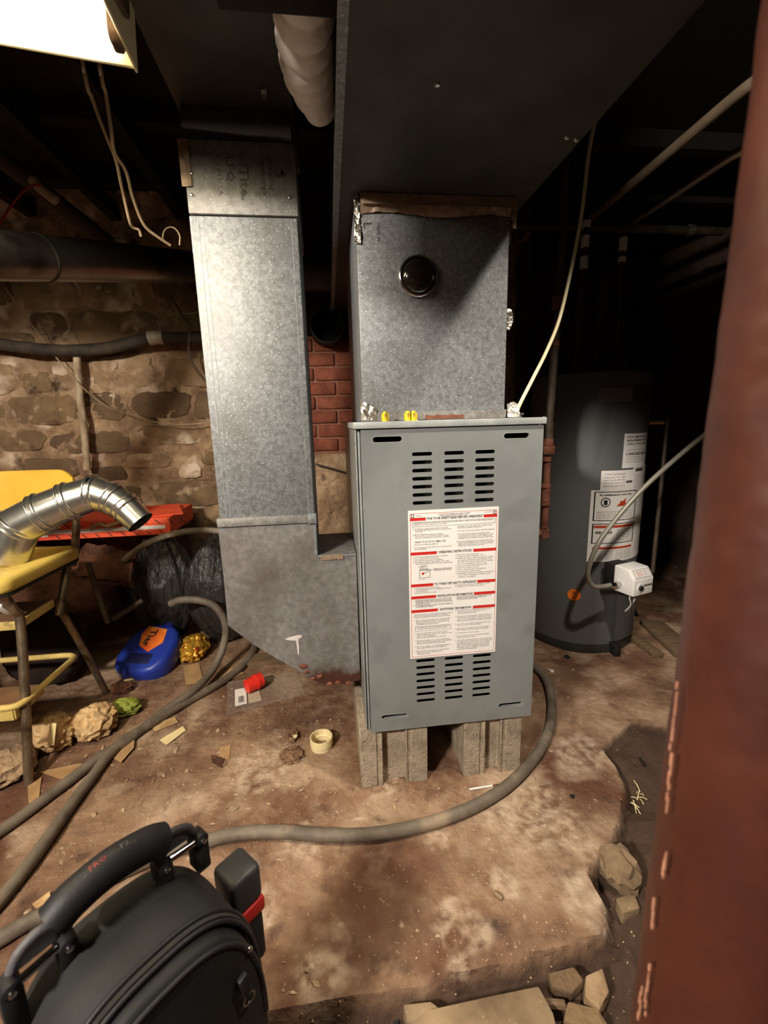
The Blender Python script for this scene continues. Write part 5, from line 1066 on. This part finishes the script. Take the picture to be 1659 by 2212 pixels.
for s_ in (-1, 1):
    MB().tube(spline([(s_ * .060, hy, HZ + .020), (s_ * .075, hy, HZ + .022), (s_ * .092, hy, HZ + .014), (s_ * .102, hy, HZ - .004)], 6), .0055, 10).build('handle_arm', GREYPL, bag, local=True, smooth=60)
    fan = [(s_ * .058, HZ - .002), (s_ * .062, HZ + .026), (s_ * .078, HZ + .027), (s_ * .094, HZ + .016), (s_ * .100, HZ - .004)]
    MB().prism(fan, lambda a, b: (a, hy - .002, b), lambda a, b: (a, hy + .004, b)).build('handle_gusset', GREYPL, bag, local=True, bevel=.001, seg=1)
    MB().tube([(s_ * .062, hy - .009, HZ - .004), (s_ * .096, hy - .009, HZ - .008)], .0048, 14).build('pin', CHROME, bag, local=True, smooth=60)
    for xx in (.054, .104):
        MB().lathe([(.0085, -.008), (.009, 0), (.009, .012), (.006, .014)], (s_ * xx, hy - .004, HZ - .007), (0, -1, 0), 14).build('pin_mount', RUBBER, bag, local=True)
        MB().lathe([(.0038, 0), (.0038, .002), (.0015, .003)], (s_ * xx, hy - .018, HZ - .007), (0, -1, 0), 10).build('rivet', CHROME, bag, local=True)
        MB().box(s_ * xx - .010, s_ * xx + .010, hy - .014, hy + .012, BH - .022 - abs(xx - .05) * .25, HZ - .006).build('strap_patch', BLACKP, bag, bevel=.003, local=True)
FY = YF - .030
MB().obox((.085, FY - .002, BH - .115), (.006, 0, .002), (0, .004, 0), (-.003, 0, .016)).build('buckle_strap', RUBBER, bag, local=True, bevel=.002)
MB().lathe([(.009, 0), (.009, .002), (.007, .002), (.007, 0)], (.088, FY - .002, BH - .140), (0, -1, 0), 16, close=True).build('ring', CHROME, bag, local=True)
MB().lathe([(.0035, 0), (.0035, .002), (.0015, .003)], (.098, FY, BH - .075), (0, -1, 0), 10).build('rivet', CHROME, bag, local=True)
domed(.045, .30, BL - .006, BL + .022, 24, 5, .004)
pk_ = MB(); pa = arch(30, .052, .285, 4)
pk_.prism(pa, lambda a, b: (BL - .008, -.022 + a, b), lambda a, b: (BL + .016, -.022 + a * .9, b)); pk_.build('side_pocket', BLACKP, bag, local=True, bevel=.004)
def gl_(x, y):
    a = y / .0208
    return (x, hy - .0209 * sin(.35 - a), HZ + .038 - 4.6 * x * x + .0209 * cos(.35 - a))
for t, x0, m in (('TOOL', -.052, INKG), ('PRO', -.022, M('faded red print', (120, 44, 40), (130, 50, 46), rough=.6)), ('PAC', .012, INKG)):
    gt = MB(); put_text(gt, t, x0, 0, .010, gl_, .01); gt.build('grip_lettering', m, bag, local=True, smooth=0)
# cordless battery sticking out of the side pocket
bt = thing('battery_pack', 'black cordless tool battery with a red band beside the bag', 'battery', tuple(bo + BU * (BL + .034) + Vector((-.707, .707, 0)) * .012), rz=ang)
bz = -bo.z
MB().box(-.026, .026, -.030, .026, .268 + bz, .330 + bz).build('top_case', M('charcoal battery case', (50, 50, 51), (58, 58, 59), rough=.5), bt, bevel=.009, seg=3, local=True)
MB().box(-.026, .027, -.031, .027, .242 + bz, .268 + bz).build('red_band', REDK, bt, bevel=.005, seg=2, local=True)
MB().box(-.024, .024, -.028, .024, .15 + bz, .242 + bz).build('lower_case', RUBBER, bt, bevel=.008, seg=2, local=True)

# ================================================================ RED COLUMN
pcx, pcy = .217, -.793; cr_ = .059
co = thing('steel_column', 'rust red painted steel column close to the camera at right', 'column', (pcx, pcy, -.05))
MB().grid(48, 220, lambda u, v: (pcx + .022 * v + (cr_ + .0009 * fbm(cos(2 * pi * u) * 3, sin(2 * pi * u) * 3, v * 40, 1, 4) + .0022 * max(0, min(1, (v - .50) * 6)) * fbm(cos(2 * pi * u) * 5, sin(2 * pi * u) * 5, v * 110, 1, 4) * max(0, cos(2 * pi * u - 3.75))) * cos(2 * pi * u), pcy + (cr_ + .0009 * fbm(cos(2 * pi * u) * 3, sin(2 * pi * u) * 3, v * 40, 1, 4)) * sin(2 * pi * u), -.05 + 1.514 * v)).build('shaft', COLUMN, co, smooth=70)
MB().box(pcx - .08, pcx + .08, pcy - .08, pcy + .08, 1.464, 1.475).build('top_plate', COLUMN, co)
scm = MB(); random.seed(9)
for (px, y0, y1) in ((1462, 1480, 1640), (1450, 1640, 1760), (1437, 1850, 1900), (1412, 1950, 2010), (1402, 2090, 2210), (1385, 2140, 2205)):
    n = 6
    for k in range(n):
        ya = y0 + (y1 - y0) * k / n; dx = -(ya - y0) * .10 + random.uniform(-2, 2)
        d = _w2 + _r3 * ((px + dx - 829.5) / FPX) - _u3 * ((ya - 1106) / FPX); o_ = CAMP - Vector((pcx, pcy, 0))
        a = d.x ** 2 + d.y ** 2; b = 2 * (o_.x * d.x + o_.y * d.y); c = o_.x ** 2 + o_.y ** 2 - cr_ ** 2; q = b * b - 4 * a * c
        if q <= 0: continue
        t = (-b - math.sqrt(q)) / (2 * a); p = CAMP + d * t; nn = Vector((p.x - pcx, p.y - pcy, 0)).normalized(); tt = Vector((-nn.y, nn.x, 0))
        scm.obox(p, nn * .0006, tt * random.uniform(.0002, .0008), Vector((0, 0, random.uniform(.002, .007))))
scm.build('paint_chip', SCRATCH, co, smooth=0, label='pale chipped scratches down the left face')
